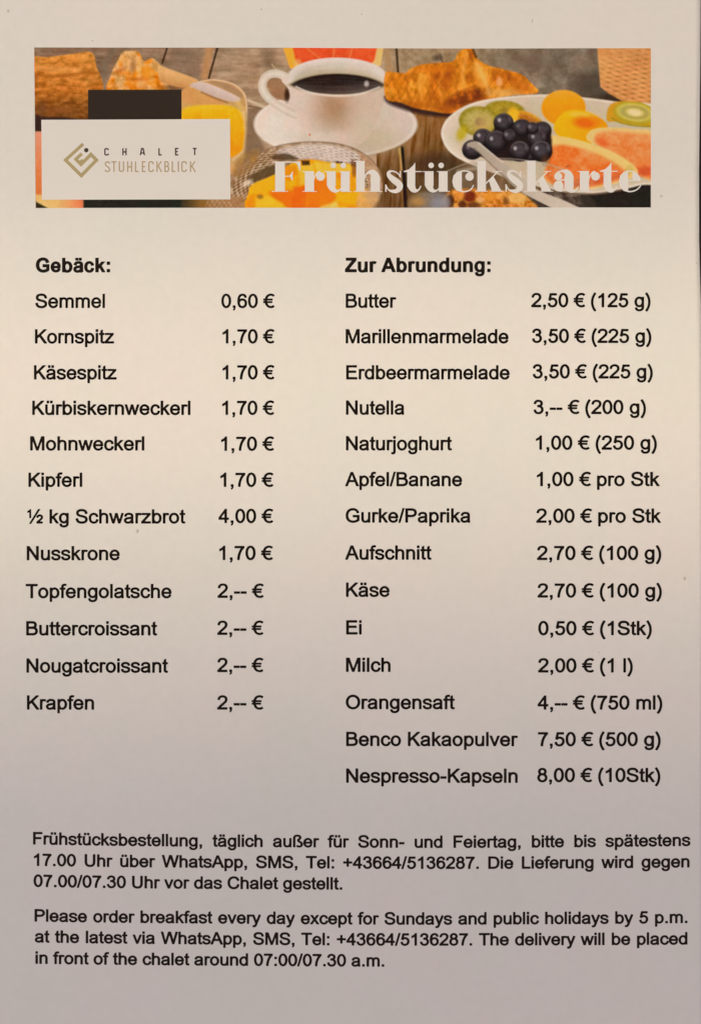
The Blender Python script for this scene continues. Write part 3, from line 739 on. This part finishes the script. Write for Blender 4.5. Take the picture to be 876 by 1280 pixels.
# dark corner at the bottom right, then the fruit plate
lay(sdf([(725,240),(820,222),(820,265),(724,265)], False), C3(48, 40, 32), 2)
pl = sdf([(551,170),(553,156),(562,144),(580,132),(604,124),(640,119),(685,117),(730,121),(775,127),(830,138),(830,222),(800,232),(770,239),(740,243),(705,241),(665,232),(620,218),(580,202),(560,188)])
lay(pl, mixc((226, 202, 174), (214, 188, 156), ramp(GX - GY, 400, 520)), 1.8, name='fruit_plate')
lay(np.abs(pl + 2) - 1.0, C3(240, 222, 200), 2, .6)
lay(sdf([(562,172),(575,150),(600,136),(680,130),(770,140),(820,160),(820,215),(760,232),(700,232),(620,208),(580,192)]), C3(202, 178, 140), 10, .6)
lay(np.maximum(np.abs(pl) - 1.2, 236 - GY), C3(120, 90, 66), 2, .8)
def kiwi(cx, cy, rx, ry, ang, rim, flesh, core, name='kiwi_slice'):
    D = ell(cx, cy, rx, ry, ang)
    th = np.arctan2(GY - cy, GX - cx); rr = 1 + D / min(rx, ry)
    c = mixc(flesh, rim, ramp(rr, .55, .95)) + (np.sin(th * 17) * 2.5 * ramp(rr, .3, .6))[..., None] + (noise(4, 4, 2, 0, int(cx)) * 8)[..., None]
    lay(D, c, 2, name=name)
    lay(ell(cx + rx * .1, cy + ry * .05, rx * .28, ry * .28, ang), C3(*core), 3, .8)
kiwi(630, 137, 25, 12, 0.05, (158, 138, 48), (172, 146, 52), (144, 118, 50))
kiwi(598, 151, 25, 19, 0.1, (154, 134, 46), (190, 162, 88), (142, 110, 74))
lay(ell(606, 154, 9, 11), C3(204, 164, 92), 8, .6); lay(ell(577,166,6,10,.4), C3(186,160,34), 5,.8)
kiwi(661, 152, 22, 11, 0.5, (214, 158, 52), (186, 118, 50), (168, 102, 44), name='orange_slice')
lay(ell(641, 142, 7, 8), C3(238, 184, 56), 5, .9)
# apricots
D = ell(704, 134, 27.5, 22.5)
lay(D, mixc((236, 164, 62), (242, 148, 14), ramp(GY, 113, 138)) + (n3*3)[..., None], 2, name='apricot')
D = sdf([(692,160),(696,148),(708,139),(726,137),(742,143),(756,152),(758,160),(748,168),(738,180),(716,178),(698,170)])
lay(D, mixc((244, 176, 20), (238, 154, 10), ramp(GX, 700, 750)), 2, name='apricot_half')
lay(ell(725, 143, 18, 5, .1), C3(242, 190, 84), 5, .8); lay(ell(731, 153, 14, 7, .1), C3(226, 104, 16), 6, .9)
lay(ell(745,150,8,4,.5), C3(226,130,40), 5,.7)
# kiwi right
lay(sdf([(758,150),(761,132),(775,126),(800,128),(820,140),(820,158),(790,156),(770,152)]), C3(206, 150, 48), 2, name='kiwi_half')
lay(ell(793, 141, 27, 14.5, 0.14), C3(184, 158, 52), 2); lay(ell(793, 140, 23.5, 11.5, 0.14), C3(208, 184, 88), 2.5)
lay(np.abs(ell(793, 140, 15, 7, 0.12)) - 1.2, C3(158, 136, 80), 3.5, .7); lay(ell(793, 140, 9, 4.2, 0.12), C3(234, 206, 146), 3)
lay(line_sdf(curve([(764,147),(778,154),(800,157.5),(816,157)]), 2), C3(150,140,40), 2, .8)
# melon slices
rf = mixc((236, 152, 92), (226, 126, 66), ramp(noise(8, 8, 4, 0, 33) + ramp(GY, 170, 215) - .5, -.8, .8)) + (noise(3,3,2,0,34)*6)[..., None]
bs_ = sdf([(732,172),(736,164),(746,160),(765,159),(790,161),(822,168),(822,222),(802,222),(790,208),(770,194),(750,184),(737,178)])
lay(bs_, C3(232, 190, 116), 2, name='melon_slice')
lay(sdf([(743,176),(745,168),(758,164),(790,166),(822,174),(822,222),(802,220),(790,206),(770,192),(752,183)]), rf, 5)
lay(ell(752, 178, 8, 5, .5), C3(222, 92, 46), 6, .6); lay(ell(806, 214, 14, 6, -.2), C3(206, 84, 52), 6, .7)
fs = sdf([(686,172),(700,170),(724,175),(748,183),(772,194),(790,206),(797,216),(786,224),(760,232),(735,237),(708,238),(690,232),(678,222),(684,200)])
lay(fs, C3(238, 194, 116), 2, name='melon_slice')
ff = mixc((238, 150, 90), (230, 120, 56), ramp(noise(9, 9, 3, 0, 36) + .3, -.8, .8)) + (noise(3,3,2,0,37)*6)[..., None]
fl = sdf([(688,184),(700,181),(720,184),(744,192),(766,203),(784,217),(776,224),(740,233),(705,235),(690,230),(680,220),(685,200)])
lay(fl, ff, 5)
lay(fl + 1, C3(190, 84, 60), 6, alpha=ramp(GY + (GX - 740) * .18, 216, 234) * .75)
lay(ell(709, 208, 3, 1, -.3), C3(170, 90, 60), 2, .7)
lay(ell(786, 212, 5, 6), C3(196, 168, 84), 4, .6)
# grapes
lay(sdf([(622,152),(650,154),(684,160),(688,190),(672,200),(644,201),(608,197),(584,190),(594,174),(614,168)]), C3(46, 34, 28), 3)
grapes = [(662,193,9,.3), (603,172,12,.9), (652,160,12,.3), (677,163,12,.5), (629,153,12.5,1), (671,174,13,.8), (620,177,15,.9), (590,187,13,.5), (649,189,13.5,1), (676,189,14,1), (665,160,8,.5), (636,170,9,.5)]
for k, (x, y, r, hl) in enumerate(grapes):
    D = ell(x, y, r, r * .97)
    q = 1 + D / r
    c = mixc((80, 68, 70), (40, 30, 30), ramp(q + (GX - x) * .006 + (GY - y) * .025, .35, .95))
    lay(D, c, 1.8, name='grape')
    lay(np.abs(ell(x, y - 1, r * .82, r * .8)) - .8, C3(132, 116, 112), 2.5, alpha=.6 * hl * ramp(-(GY - y) + np.abs(GX - x) * .2, 0, 8))
    lay(ell(x - r * .42, y - r * .28, 2.1, 2.4), C3(190, 178, 172), 2.5, .9 * hl)
    lay(ell(x + r * .6, y - r * .3, 1.6, 3.2, -.3), C3(122, 108, 110), 2.5, .6 * hl)
lay(ell(681, 200, 5, 6), C3(112, 62, 36), 6, .6)
# small glass bowl of granola in front, spoon handle leaning in it
gb = sdf([(560,214),(580,206),(605,200),(630,198),(660,200),(690,206),(715,216),(730,238),(732,266),(540,266),(545,236)])
lay(gb, C3(150, 128, 104), 3, alpha=0.16 + 0.10 * (GX < 600), name='glass_jar')
lay(line_sdf(curve([(556,215),(580,205),(605,199.5),(630,198),(660,201),(690,207),(712,216)]), 1.2), C3(196, 176, 150), 1.6, .65)
lay(sdf([(584,209),(600,205),(640,214),(665,232),(700,248),(728,262),(600,262),(575,250)]), C3(150, 126, 100), 8, .25)
lay(line_sdf(curve([(572,214),(600,210),(630,213),(655,222)]), 4), C3(206, 186, 162), 4, .5)
lay(sdf([(650,240),(690,240),(724,244),(728,262),(655,262)], False), mixc((70, 56, 46), (150, 130, 108), ramp(noise(9, 7, 3, .6, 41), -.5, .9)), 3, .9)
gr = mixc((216, 154, 74), (196, 118, 48), ramp(noise(7, 6, 3, 0, 43), -.7, .7)) + (noise(3, 3, 2, 0, 44) * 22)[..., None]
gg = sdf([(560,240),(585,236),(620,238),(645,240),(662,250),(664,264),(556,264)])
lay(gg, gr, 3, name='granola')
for x, y, rx, ry, c in ((586,246,8,7,(110,34,24)), (577,256,5,5,(84,40,26)), (562,252,5,9,(66,34,22)), (591,257,9,4,(96,52,28)), (574,244,6,4,(226,150,70)), (632,252,4,5,(120,72,36)), (600,250,5,4,(232,170,110)), (646,248,12,7,(232,180,104)), (612,246,9,6,(222,146,58))):
    lay(ell(x, y, rx, ry), C3(*c), 3, .8)
lay(sdf([(514,244),(540,240),(560,246),(556,264),(512,264)]), mixc((150, 118, 78), (142, 130, 130), ramp(GX, 520, 545)), 5, .8)
lay(ell(548, 256, 10, 7), C3(146, 136, 140), 6, .7); lay(ell(522, 252, 8, 5), C3(186, 140, 78), 5, .7)
D = sdf([(583,181),(588,177),(598,177),(606,184),(622,198),(640,212),(655,227),(676,240),(706,252),(728,264),(700,264),(668,250),(645,236),(626,218),(604,196),(592,186)])
lay(D, mixc((178, 156, 132), (208, 186, 162), ramp(GX, 590, 690)), 1.8, name='spoon_handle')
lay(line_sdf([(592,185),(622,214),(648,236)], 1.4), C3(120, 98, 78), 2, .7); lay(line_sdf([(598,179),(628,203)], 1.6), C3(228, 208, 188), 2, .7)

# cut glass bowl with fruit cubes
gbw = sdf([(286,262),(284,240),(290,222),(303,204),(326,190),(352,181),(386,177),(420,179),(446,187),(466,202),(476,220),(477,242),(468,262),(470,275),(288,275)])
tex = noise(4.5, 4.5, 3, 0, 51)
cg = mixc((150, 112, 74), (200, 166, 128), ramp(tex, -.6, .9))
lay(gbw, cg, 2, name='glass_bowl')
lay(sdf([(349,186),(380,180),(415,181),(445,190),(452,202),(440,204),(400,200),(360,198),(346,193)]), mixc((224, 200, 180), (206, 180, 162), ramp(noise(3.5, 5, 2, 0, 52), -.6, 1)), 4, .95)
rr_ = np.hypot((GX - 388) / 1.55, GY - 262); th_ = np.arctan2(GY - 262, (GX - 388) / 1.55)
beads = np.sin(rr_ * 1.75 + noise(20, 20, 1, 0, 58)) * np.sin(th_ * 52 + rr_ * .25)
stp = np.clip(beads * 1.3 + noise(5, 5, 2, 0, 59) * .5, -1, 1)
dots = beads
lay(gbw + 4, C3(104, 72, 46), 1.5, alpha=np.clip((dots - .15) * 1.6, 0, 1) * .75 * ramp(np.abs(GX - 392), 34, 60))
lay(gbw + 4, C3(150, 120, 100), 2, alpha=np.clip((dots - .2) * 1.4, 0, 1) * .5 * (GY < 199) * ramp(GY, 178, 184))
lay(gbw + 3, C3(222, 192, 158), 1.5, alpha=np.clip((-dots - .2) * 1.5, 0, 1) * .55 * ramp(np.abs(GX - 388), 40, 66))
lay(sdf([(309,222),(326,212),(342,206),(344,218),(330,224),(314,228)]), C3(104, 76, 46), 4, .9)
lay(sdf([(344,193),(358,192),(372,198),(360,200),(340,199)]), C3(92, 66, 42), 3, .85)
lay(line_sdf(curve([(300,206),(326,190),(352,181),(386,177),(420,179),(446,187),(466,202),(476,220)]), 1.5), C3(140, 108, 82), 1.6, .7)
lay(sdf([(300,196),(322,186),(318,206),(298,222),(290,216)]), mixc((176, 130, 62), (146, 106, 70), ramp(tex, -1, 1)), 5, .7)
lay(ell(308,229,7,3,-.6), C3(236,206,176), 3, .8)
mg = mixc((242, 176, 44), (236, 144, 24), ramp(noise(16, 12, 2, 0, 54), -.6, .7)) + (noise(6,6,2,0,55)*6)[..., None]
D = sdf([(310,240),(316,230),(334,222),(350,214),(366,203),(388,199),(416,204),(438,205),(446,214),(450,230),(460,240),(462,254),(452,268),(316,268)])
lay(D, mg, 2, name='mango_cubes')
for pts, c, a in (([(356,208),(370,206),(372,218),(360,226),(355,222)], (232,136,22), .8), ([(336,240),(366,238),(368,262),(346,258)], (230,112,16), .9),
    ([(366,234),(384,232),(382,264),(364,264)], (224,98,12), .8), ([(384,222),(410,226),(420,246),(410,262),(382,262)], (234,116,14), .85),
    ([(318,246),(334,244),(352,254),(360,264),(318,264)], (246,186,60), .9), ([(420,244),(446,238),(458,246),(440,256),(420,252)], (244,172,26), .9),
    ([(392,202),(436,206),(440,214),(396,218)], (240,196,84), .8), ([(314,232),(338,224),(342,236),(320,242)], (240,170,44), .8),
    ([(400,258),(420,252),(424,262),(398,262)], (248,200,110), .8), ([(372,206),(392,204),(388,230),(374,232)], (242,190,80), .7), ([(414,222),(440,224),(446,238),(420,242)], (242,160,20), .8)):
    lay(sdf(pts, False), C3(*c), 4, a)
lay(sdf([(376,200.5),(386,200.5),(386.5,206),(377,206.5)], False), C3(66, 46, 26), 2, .9)
lay(ell(421.5, 202.5, 2.2, 1.5), C3(70, 48, 30), 1.5, .85); lay(ell(426, 203, 1.8, 1.4), C3(70, 48, 30), 1.5, .85)
lay(ell(324, 246, 4, 3), C3(130, 88, 44), 3, .7)
lay(ell(441, 204, 3.4, 5), C3(122, 72, 44), 2.5, .8); lay(ell(442,214,3,7), C3(150,92,44), 3,.8)
lay(sdf([(448,192),(462,200),(473,214),(475,238),(466,256),(456,248),(460,226)]), mixc((206, 164, 124), (170, 118, 84), ramp(tex, -.6, .8)), 4, .9)
lay(sdf([(448,240),(468,238),(472,262),(446,262)]), mixc((196,146,96),(226,176,110), ramp(tex,-1,1)), 5, .8)
lay(sdf([(477,200),(500,194),(504,260),(466,262),(478,240)], False), lower, 5, .8); lay(line_sdf([(502,186),(505.5,262)], 3.2), C3(44,30,20), 1.8)
lay(line_sdf([(499, 186), (501.5, 212)], 2), C3(196, 150, 84), 2)
lay(ell(386.5, 168, .9, 1.4), C3(214, 96, 30), 1.2, .9)

# strips of print that show round the logo panel
lay(sdf([(43,149),(56,149),(56,163.5),(43,163.5)], False), C3(66, 44, 36), 1.5)
lay(sdf([(43,164),(56,164),(56,262),(43,262)], False), mixc((224, 146, 110), (216, 124, 70), ramp(GY, 170, 225)), 2, name='melon_slice')
lay(sdf([(43,243),(104,247),(104,262),(43,262)], False), mixc((228, 184, 112), (226, 128, 84), ramp(GX, 70, 100)), 3)
lay(sdf([(43,252),(58,260),(43,263)], False), C3(64, 48, 26), 2)
lay(sdf([(103,246),(228,246),(226,263),(103,263)], False), C3(47, 44, 34), 2.5)
lay(sdf([(226,246),(262,246),(262,263),(224,263)], False), mixc((70, 58, 38), (142, 104, 52), ramp(GX, 226, 250)), 3)
lay(sdf([(256,246),(302,246),(306,263),(256,263)], False), mixc((158, 110, 66), (186, 140, 96), ramp(stp, -1, 1)), 5, .8)

# gentle print grain, then turn the seen colours into ink reflectances under the warm light
IMG += (noise(2.2, 2.2, 2, 0, 61) * 3.0 + noise(9, 9, 2, 0, 62) * 2.5)[..., None]
IMG += noise(14, 14, 2, 0, 63)[..., None] * C3(2.5, -1.5, -1.0)
lum = IMG @ np.array([.3, .59, .11])
satn = (IMG.max(-1) - IMG.min(-1)) / (IMG.max(-1) + 1)
IMG = lum[..., None] + (IMG - lum[..., None]) * (1 + 0.16 * ramp(satn, .35, .7))[..., None]
IMG = IMG - (0.16 * np.clip(150 - lum, 0, 150))[..., None] * (IMG / 150 + .25)
IMG = np.clip(IMG, 3, 252)
WHITE = s2l((221, 206, 188))
ALB = np.clip(s2l(IMG) / WHITE * np.array(PAPER) - 0.006, 0.002, 0.92)
P, F = grid_patch([(43.2, 59.4), (812.6, 60.8), (813.0, 259.2), (44.8, 259.8)], NX, NY)
COLS = np.concatenate([ALB.reshape(-1, 3), np.ones((ALB.shape[0] * ALB.shape[1], 1))], 1)
FID = ID.ravel()[F[:, 0]]
def sub_mesh(sel):
    f = F[sel]; used = np.unique(f); remap = np.full(len(P), -1); remap[used] = np.arange(len(used))
    return P[used], remap[f], COLS[used]
# cells under the logo panel and the dark block stay part of the boards
banner = None
# the boards show in more than one place: the largest patch carries the rest as children
lab = np.zeros((NY, NX), int); free = (FID == 0).reshape(NY, NX); nlab = 0; sizes = []
for j0, i0 in zip(*np.nonzero(free)):
    if lab[j0, i0]: continue
    nlab += 1; stack = [(j0, i0)]; lab[j0, i0] = nlab; cnt = 0
    while stack:
        j, i = stack.pop(); cnt += 1
        for a, b_ in ((j+1, i), (j-1, i), (j, i+1), (j, i-1)):
            if 0 <= a < NY and 0 <= b_ < NX and free[a, b_] and not lab[a, b_]: lab[a, b_] = nlab; stack.append((a, b_))
    sizes.append(cnt)
big = int(np.argmax(sizes)) + 1; lab = lab.ravel()
p_, f_, c_ = sub_mesh(lab == big)
banner = printed('banner_photo', p_, f_, m_print, 0.00002, root, 'printed breakfast photo strip across the top', cols=c_)
for k in range(1, nlab + 1):
    if k != big:
        p_, f_, c_ = sub_mesh(lab == k); printed('wooden_boards', p_, f_, m_print, 0.00002, banner, cols=c_)
for k in range(1, len(NAMES)):
    sel = FID == k
    if not sel.any(): continue
    p_, f_, c_ = sub_mesh(sel)
    printed(NAMES[k], p_, f_, m_print, 0.00002, banner, cols=c_)

# dark block, white panel, logo
P2, F2 = grid_patch([(110.3, 112.2), (227.2, 112.0), (227.2, 155), (110.3, 155)], 24, 10)
printed('dark_block', P2, F2, m_block, 0.00004, banner)
P2, F2 = grid_patch([(52.0, 149.6), (287.6, 149.0), (288.2, 249.3), (52.6, 249.5)], 48, 24)
panel = printed('logo_panel', P2, F2, m_panel, 0.00006, root, 'white logo panel on the left of the banner')

def shape_obj(name, prims, mat, lift, parent, step=0.3, ss=4, label=None, flip=False):
    pts = np.array([q for p in prims for q in p[1]], float)
    C, x0, y0 = raster(prims, pts[:,0].min(), pts[:,1].min(), pts[:,0].max(), pts[:,1].max(), step, ss)
    V, F = contour(C, x0, y0, step)
    return printed(name, V, [f[::-1] for f in F], mat, lift, parent, label)
def T1(pts): return [(40 + x / 6.257, 160 + y / 6.257) for x, y in pts]
mark = [('+', q) for q in strip(T1([(402,124),(264,250),(388,372),(506,250),(462,206),(385,284),(345,243),(392,200)]), 4, 4, w=[4.0, 4.3, 4.3, 4.0])]
mark += [('+', T1([(372,258),(392,240),(402,250),(384,272)]))]
shape_obj('logo_mark', mark, m_gold, 0.00009, panel)
shape_obj('logo_dot', [('+', [(108.1 + 2.8 * math.cos(t * .393), 187.6 + 2.8 * math.sin(t * .393)) for t in range(16)])], m_brown, 0.00009, panel)
SF = {  # thin display capitals in a 0..1 box, y down
 'C': ['M .95 .28 L .95 .18 C .9 0 .1 0 .08 .2 L .08 .8 C .1 1 .9 1 .95 .82 L .95 .74'],
 'H': ['M .08 0 L .08 1', 'M .92 0 L .92 1', 'M .08 .52 L .92 .52'], 'A': ['M .05 1 L .35 .05 L .65 .05 L .95 1', 'M .2 .68 L .8 .68'],
 'L': ['M .1 0 L .1 .95 L .95 .95'], 'E': ['M .95 .05 L .1 .05 L .1 .95 L .95 .95', 'M .1 .5 L .8 .5'], 'T': ['M 0 .05 L 1 .05', 'M .5 0 L .5 1'],
 'S': ['M .92 .22 C .9 0 .1 0 .1 .22 C .1 .5 .92 .5 .92 .78 C .92 1 .1 1 .06 .78'], 'U': ['M .08 0 L .08 .78 C .1 1 .9 1 .92 .78 L .92 0'],
 'K': ['M .1 0 L .1 1', 'M .9 0 L .18 .55', 'M .35 .45 L .95 1'], 'I': ['M .5 0 L .5 1'],
 'B': ['M .1 .05 L .5 .05 C .9 .05 .9 .47 .5 .47 L .1 .47', 'M .5 .47 C 1 .47 1 .95 .5 .95 L .1 .95', 'M .1 0 L .1 1']}
def logo_word(name, letters, y0, y1, w, mat):
    pr = []
    for ch, a, b_ in letters:
        for s in SF[ch]:
            pr += [('+', q) for q in strip([(a + x * (b_ - a), y0 + y * (y1 - y0)) for x, y in parse(s)], w, w)]
    shape_obj(name, pr, mat, 0.00009, panel, step=0.25)
logo_word('logo_word', [('C',131,135.8),('H',153.6,158.2),('A',175.4,181.2),('L',198.7,202.5),('E',219.4,223.4),('T',241.2,246)], 185.3, 194.1, 1.75, m_brown)
q7 = lambda a: 70 + a / 4.61
logo_word('logo_word', [(c, q7(a) + .5, q7(b_) - .5) for c, a, b_ in (('S',280,315),('T',318,352),('U',362,395),('H',410,441),('L',455,482),('E',495,521),('C',532,565),('K',578,613),('B',624,656),('L',667,692),('I',700,712),('C',722,755),('K',771,807))], 201.6, 215.0, 1.75, m_tan)

# ------------------------------------------------------------------ banner title in a fat-face serif
def circ(x, y, r, ry=None):
    ry = ry or r
    return ('+', [(x + r * math.cos(t * .35), y + ry * math.sin(t * .35)) for t in range(18)])
def el_ring(cx, cy, rx, ry, ix, iy, icx=None):
    icx = cx if icx is None else icx
    return [('+', [(cx + rx * math.cos(t * .2618), cy + ry * math.sin(t * .2618)) for t in range(24)]),
            ('-', [(icx + ix * math.cos(t * .2618), cy + iy * math.sin(t * .2618)) for t in range(24)])]
BL, XH, CH = 239.6, 213.8, 201.8
def serif(x0, x1, y): return ('+', B(x0, y - .9, x1, y))
def st(x0, x1, y0=XH, y1=BL): return ('+', B(x0, y0, x1, y1))
def wst(path, w): return [('+', q) for q in strip(parse(path), 1, 1, w=w)]
def letter_s(a):
    return (wst('M %g 221 C %g 213 %g 211.5 %g 216.5 C %g 221 %g 225 %g 229 C %g 233 %g 240 %g 238.9 C %g 238.5 %g 236 %g 230.5' %
        (a+19.5, a+17, a+5, a+5, a+5, a+13, a+17, a+22, a+17, a+11, a+5, a+3, a+1.8), [1.2, 2, 5.5, 8.5, 8, 5, 1.6, 1.2]) + [('+', [(a+19,213.5),(a+20.4,213.5),(a+20.4,222),(a+19,221)]), ('+', [(a+.8,230),(a+2.2,231),(a+2.6,239.6),(a+.8,239.6)])])
def letter_u(a, dots=True):
    p = [st(a+1.5, a+12.5, XH, 232), serif(a-1.5, a+2, XH+.9), serif(a+16.5, a+19.5, XH+.9), st(a+19, a+30), serif(a+29, a+32.5, BL)]
    p += wst('M %g 230 C %g 240.5 %g 241 %g 234' % (a+7, a+8, a+17, a+20), [11, 6, 2.2, 1.2])
    if dots: p += [circ(a+9.5, 206.6, 3.5), circ(a+22, 206.6, 3.5)]
    return p
def letter_k(a):
    return [st(a+2, a+12.6, 201), serif(a-1, a+15, BL), serif(a-1, a+3, 201.9)] + wst('M %g 230 L %g 214.5' % (a+12, a+27.5), [1.4, 1.4]) + [serif(a+22, a+32, XH+.9),
            ('+', [(a+16.5,226.5),(a+22,220.5),(a+32.5,BL),(a+20.5,BL)]), serif(a+18.5, a+34.5, BL)]
def letter_t(a, w=10):
    return [st(a, a+w, 213, 233), ('+', [(a+w,202.8),(a+w,214),(a-4.5,214.6),(a-4.5,213.6),(a+2,211.5),(a+7,207)]), ('+', B(a-4.5,213.6,a+w+8,214.9))] + wst('M %g 231 C %g 240.5 %g 240.5 %g 232' % (a+w/2, a+w*.7, a+w+5, a+w+7), [w, 7, 2.2, 1.2])
def letter_r(a):
    return [st(a, a+11.5), serif(a-3.5, a+3, XH+.9), serif(a-3, a+15, BL)] + wst('M %g 226 C %g 218 %g 214 %g 215' % (a+11, a+12, a+16, a+19), [1.2, 1.4, 3]) + [circ(a+19.6, 220.4, 5.4)]
title = {
 'F': [st(344, 356, CH), serif(340, 360, BL), serif(340, 357, CH+.9), ('+', B(354, CH, 373, CH+1.4)), ('+', [(366,CH),(375.5,CH),(375.5,213),(374.3,213),(371.5,205)]),
       ('+', B(354, 219.6, 365, 220.8)), ('+', [(362,220),(365.8,213.5),(365.8,226.5)])],
 'r': letter_r(381), 'u': letter_u(407), 
 'h': [st(445.2, 455.8, 201), serif(441.5, 447, 201.9), serif(442, 459, BL), serif(460, 478, BL), st(463.2, 474.8, 221, BL)] + wst('M 455.5 224 C 456 212.5 469 211.5 469 223', [1.2, 2.4, 8, 11.6]),
 's': letter_s(480.5), 't': letter_t(508.8), 'ue': letter_u(529.2),
 'c': [('+', [(565,226.6),(566.5,219.5),(571,214.8),(577,213.2),(577,240),(571,238.6),(566.5,233.5)])] + wst('M 576 214 C 583 212.5 588 214.5 590 219', [1.6, 1.6, 4]) + wst('M 576 239.2 C 585 240.5 590 237 591.5 231', [1.8, 1.6, 1.2]) + [circ(586.6, 220.8, 5.2)],
 'k': letter_k(594.4), 's2': letter_s(630.5), 'k2': letter_k(656.4),
 'a': [st(705, 716.5, 220, 235)] + wst('M 695 216.5 C 700 212.5 710.5 212 710.8 222', [1.4, 2, 7, 11.5]) + [circ(697.2, 220.6, 5.0), circ(697.6, 232.6, 6.2, 6.8)] + wst('M 699 227 C 701 225 704 224.6 707 224.2', [2, 1.4]) + wst('M 699 239 C 703 239.5 706 237 706.5 233', [1.4, 1.4]) + wst('M 711 234 C 712.5 240.5 720 240.5 722.5 233', [11, 6, 2, 1.2]),
 'r2': letter_r(724.2), 't2': letter_t(753.8, 9.8),
 'e': [('+', [(773,226.6),(774.5,219.5),(779,214.8),(784.6,213.2),(784.6,240),(779,238.6),(774.5,233.5)]),
       ('+', [(790,214),(796,216.6),(799.8,222),(800.3,226.2),(790,226.2)]), ('+', B(783, 224.9, 800, 226.2))] + wst('M 783 213.9 L 792 214.3', [1.5, 1.5]) + wst('M 784 239.2 C 791 240.3 798 237 800.6 231', [1.8, 1.6, 1.2]),
}
for k_, pr in title.items():
    shape_obj('title_letter', pr, m_title, 0.00007, banner, step=0.3)

# ------------------------------------------------------------------ specks of dirt caught under the film
for x, y, r, el_ in ((11, 14, 1.6, 1.4), (327, 12, 1.2, 1), (665, 26, 1.1, 2.2), (116, 51, 1.0, 1), (826, 245, 1.6, 1.2), (855, 723, 1.8, 1.4), (748, 815.5, .9, .9),
                     (172, 664, 1.8, 1.6), (870, 329, 1.3, .9), (452, 18, 1.1, .9)):
    n_ = 9; pts = [(x, y)] + [(x + r * (1 + .25 * math.sin(3.1 * t + x)) * math.cos(t * 2 * math.pi / n_), y + r * el_ * (1 + .2 * math.cos(2.3 * t + y)) * math.sin(t * 2 * math.pi / n_)) for t in range(n_)]
    printed('dirt_speck', pts, [[0, 1 + (t + 1) % n_, 1 + t] for t in range(n_)], m_speck, 0.00003, root)
print('tris', sum(sum(len(p.vertices) - 2 for p in o.data.polygons) for o in col.objects if o.type == 'MESH' and len(o.data.polygons) < 5000))
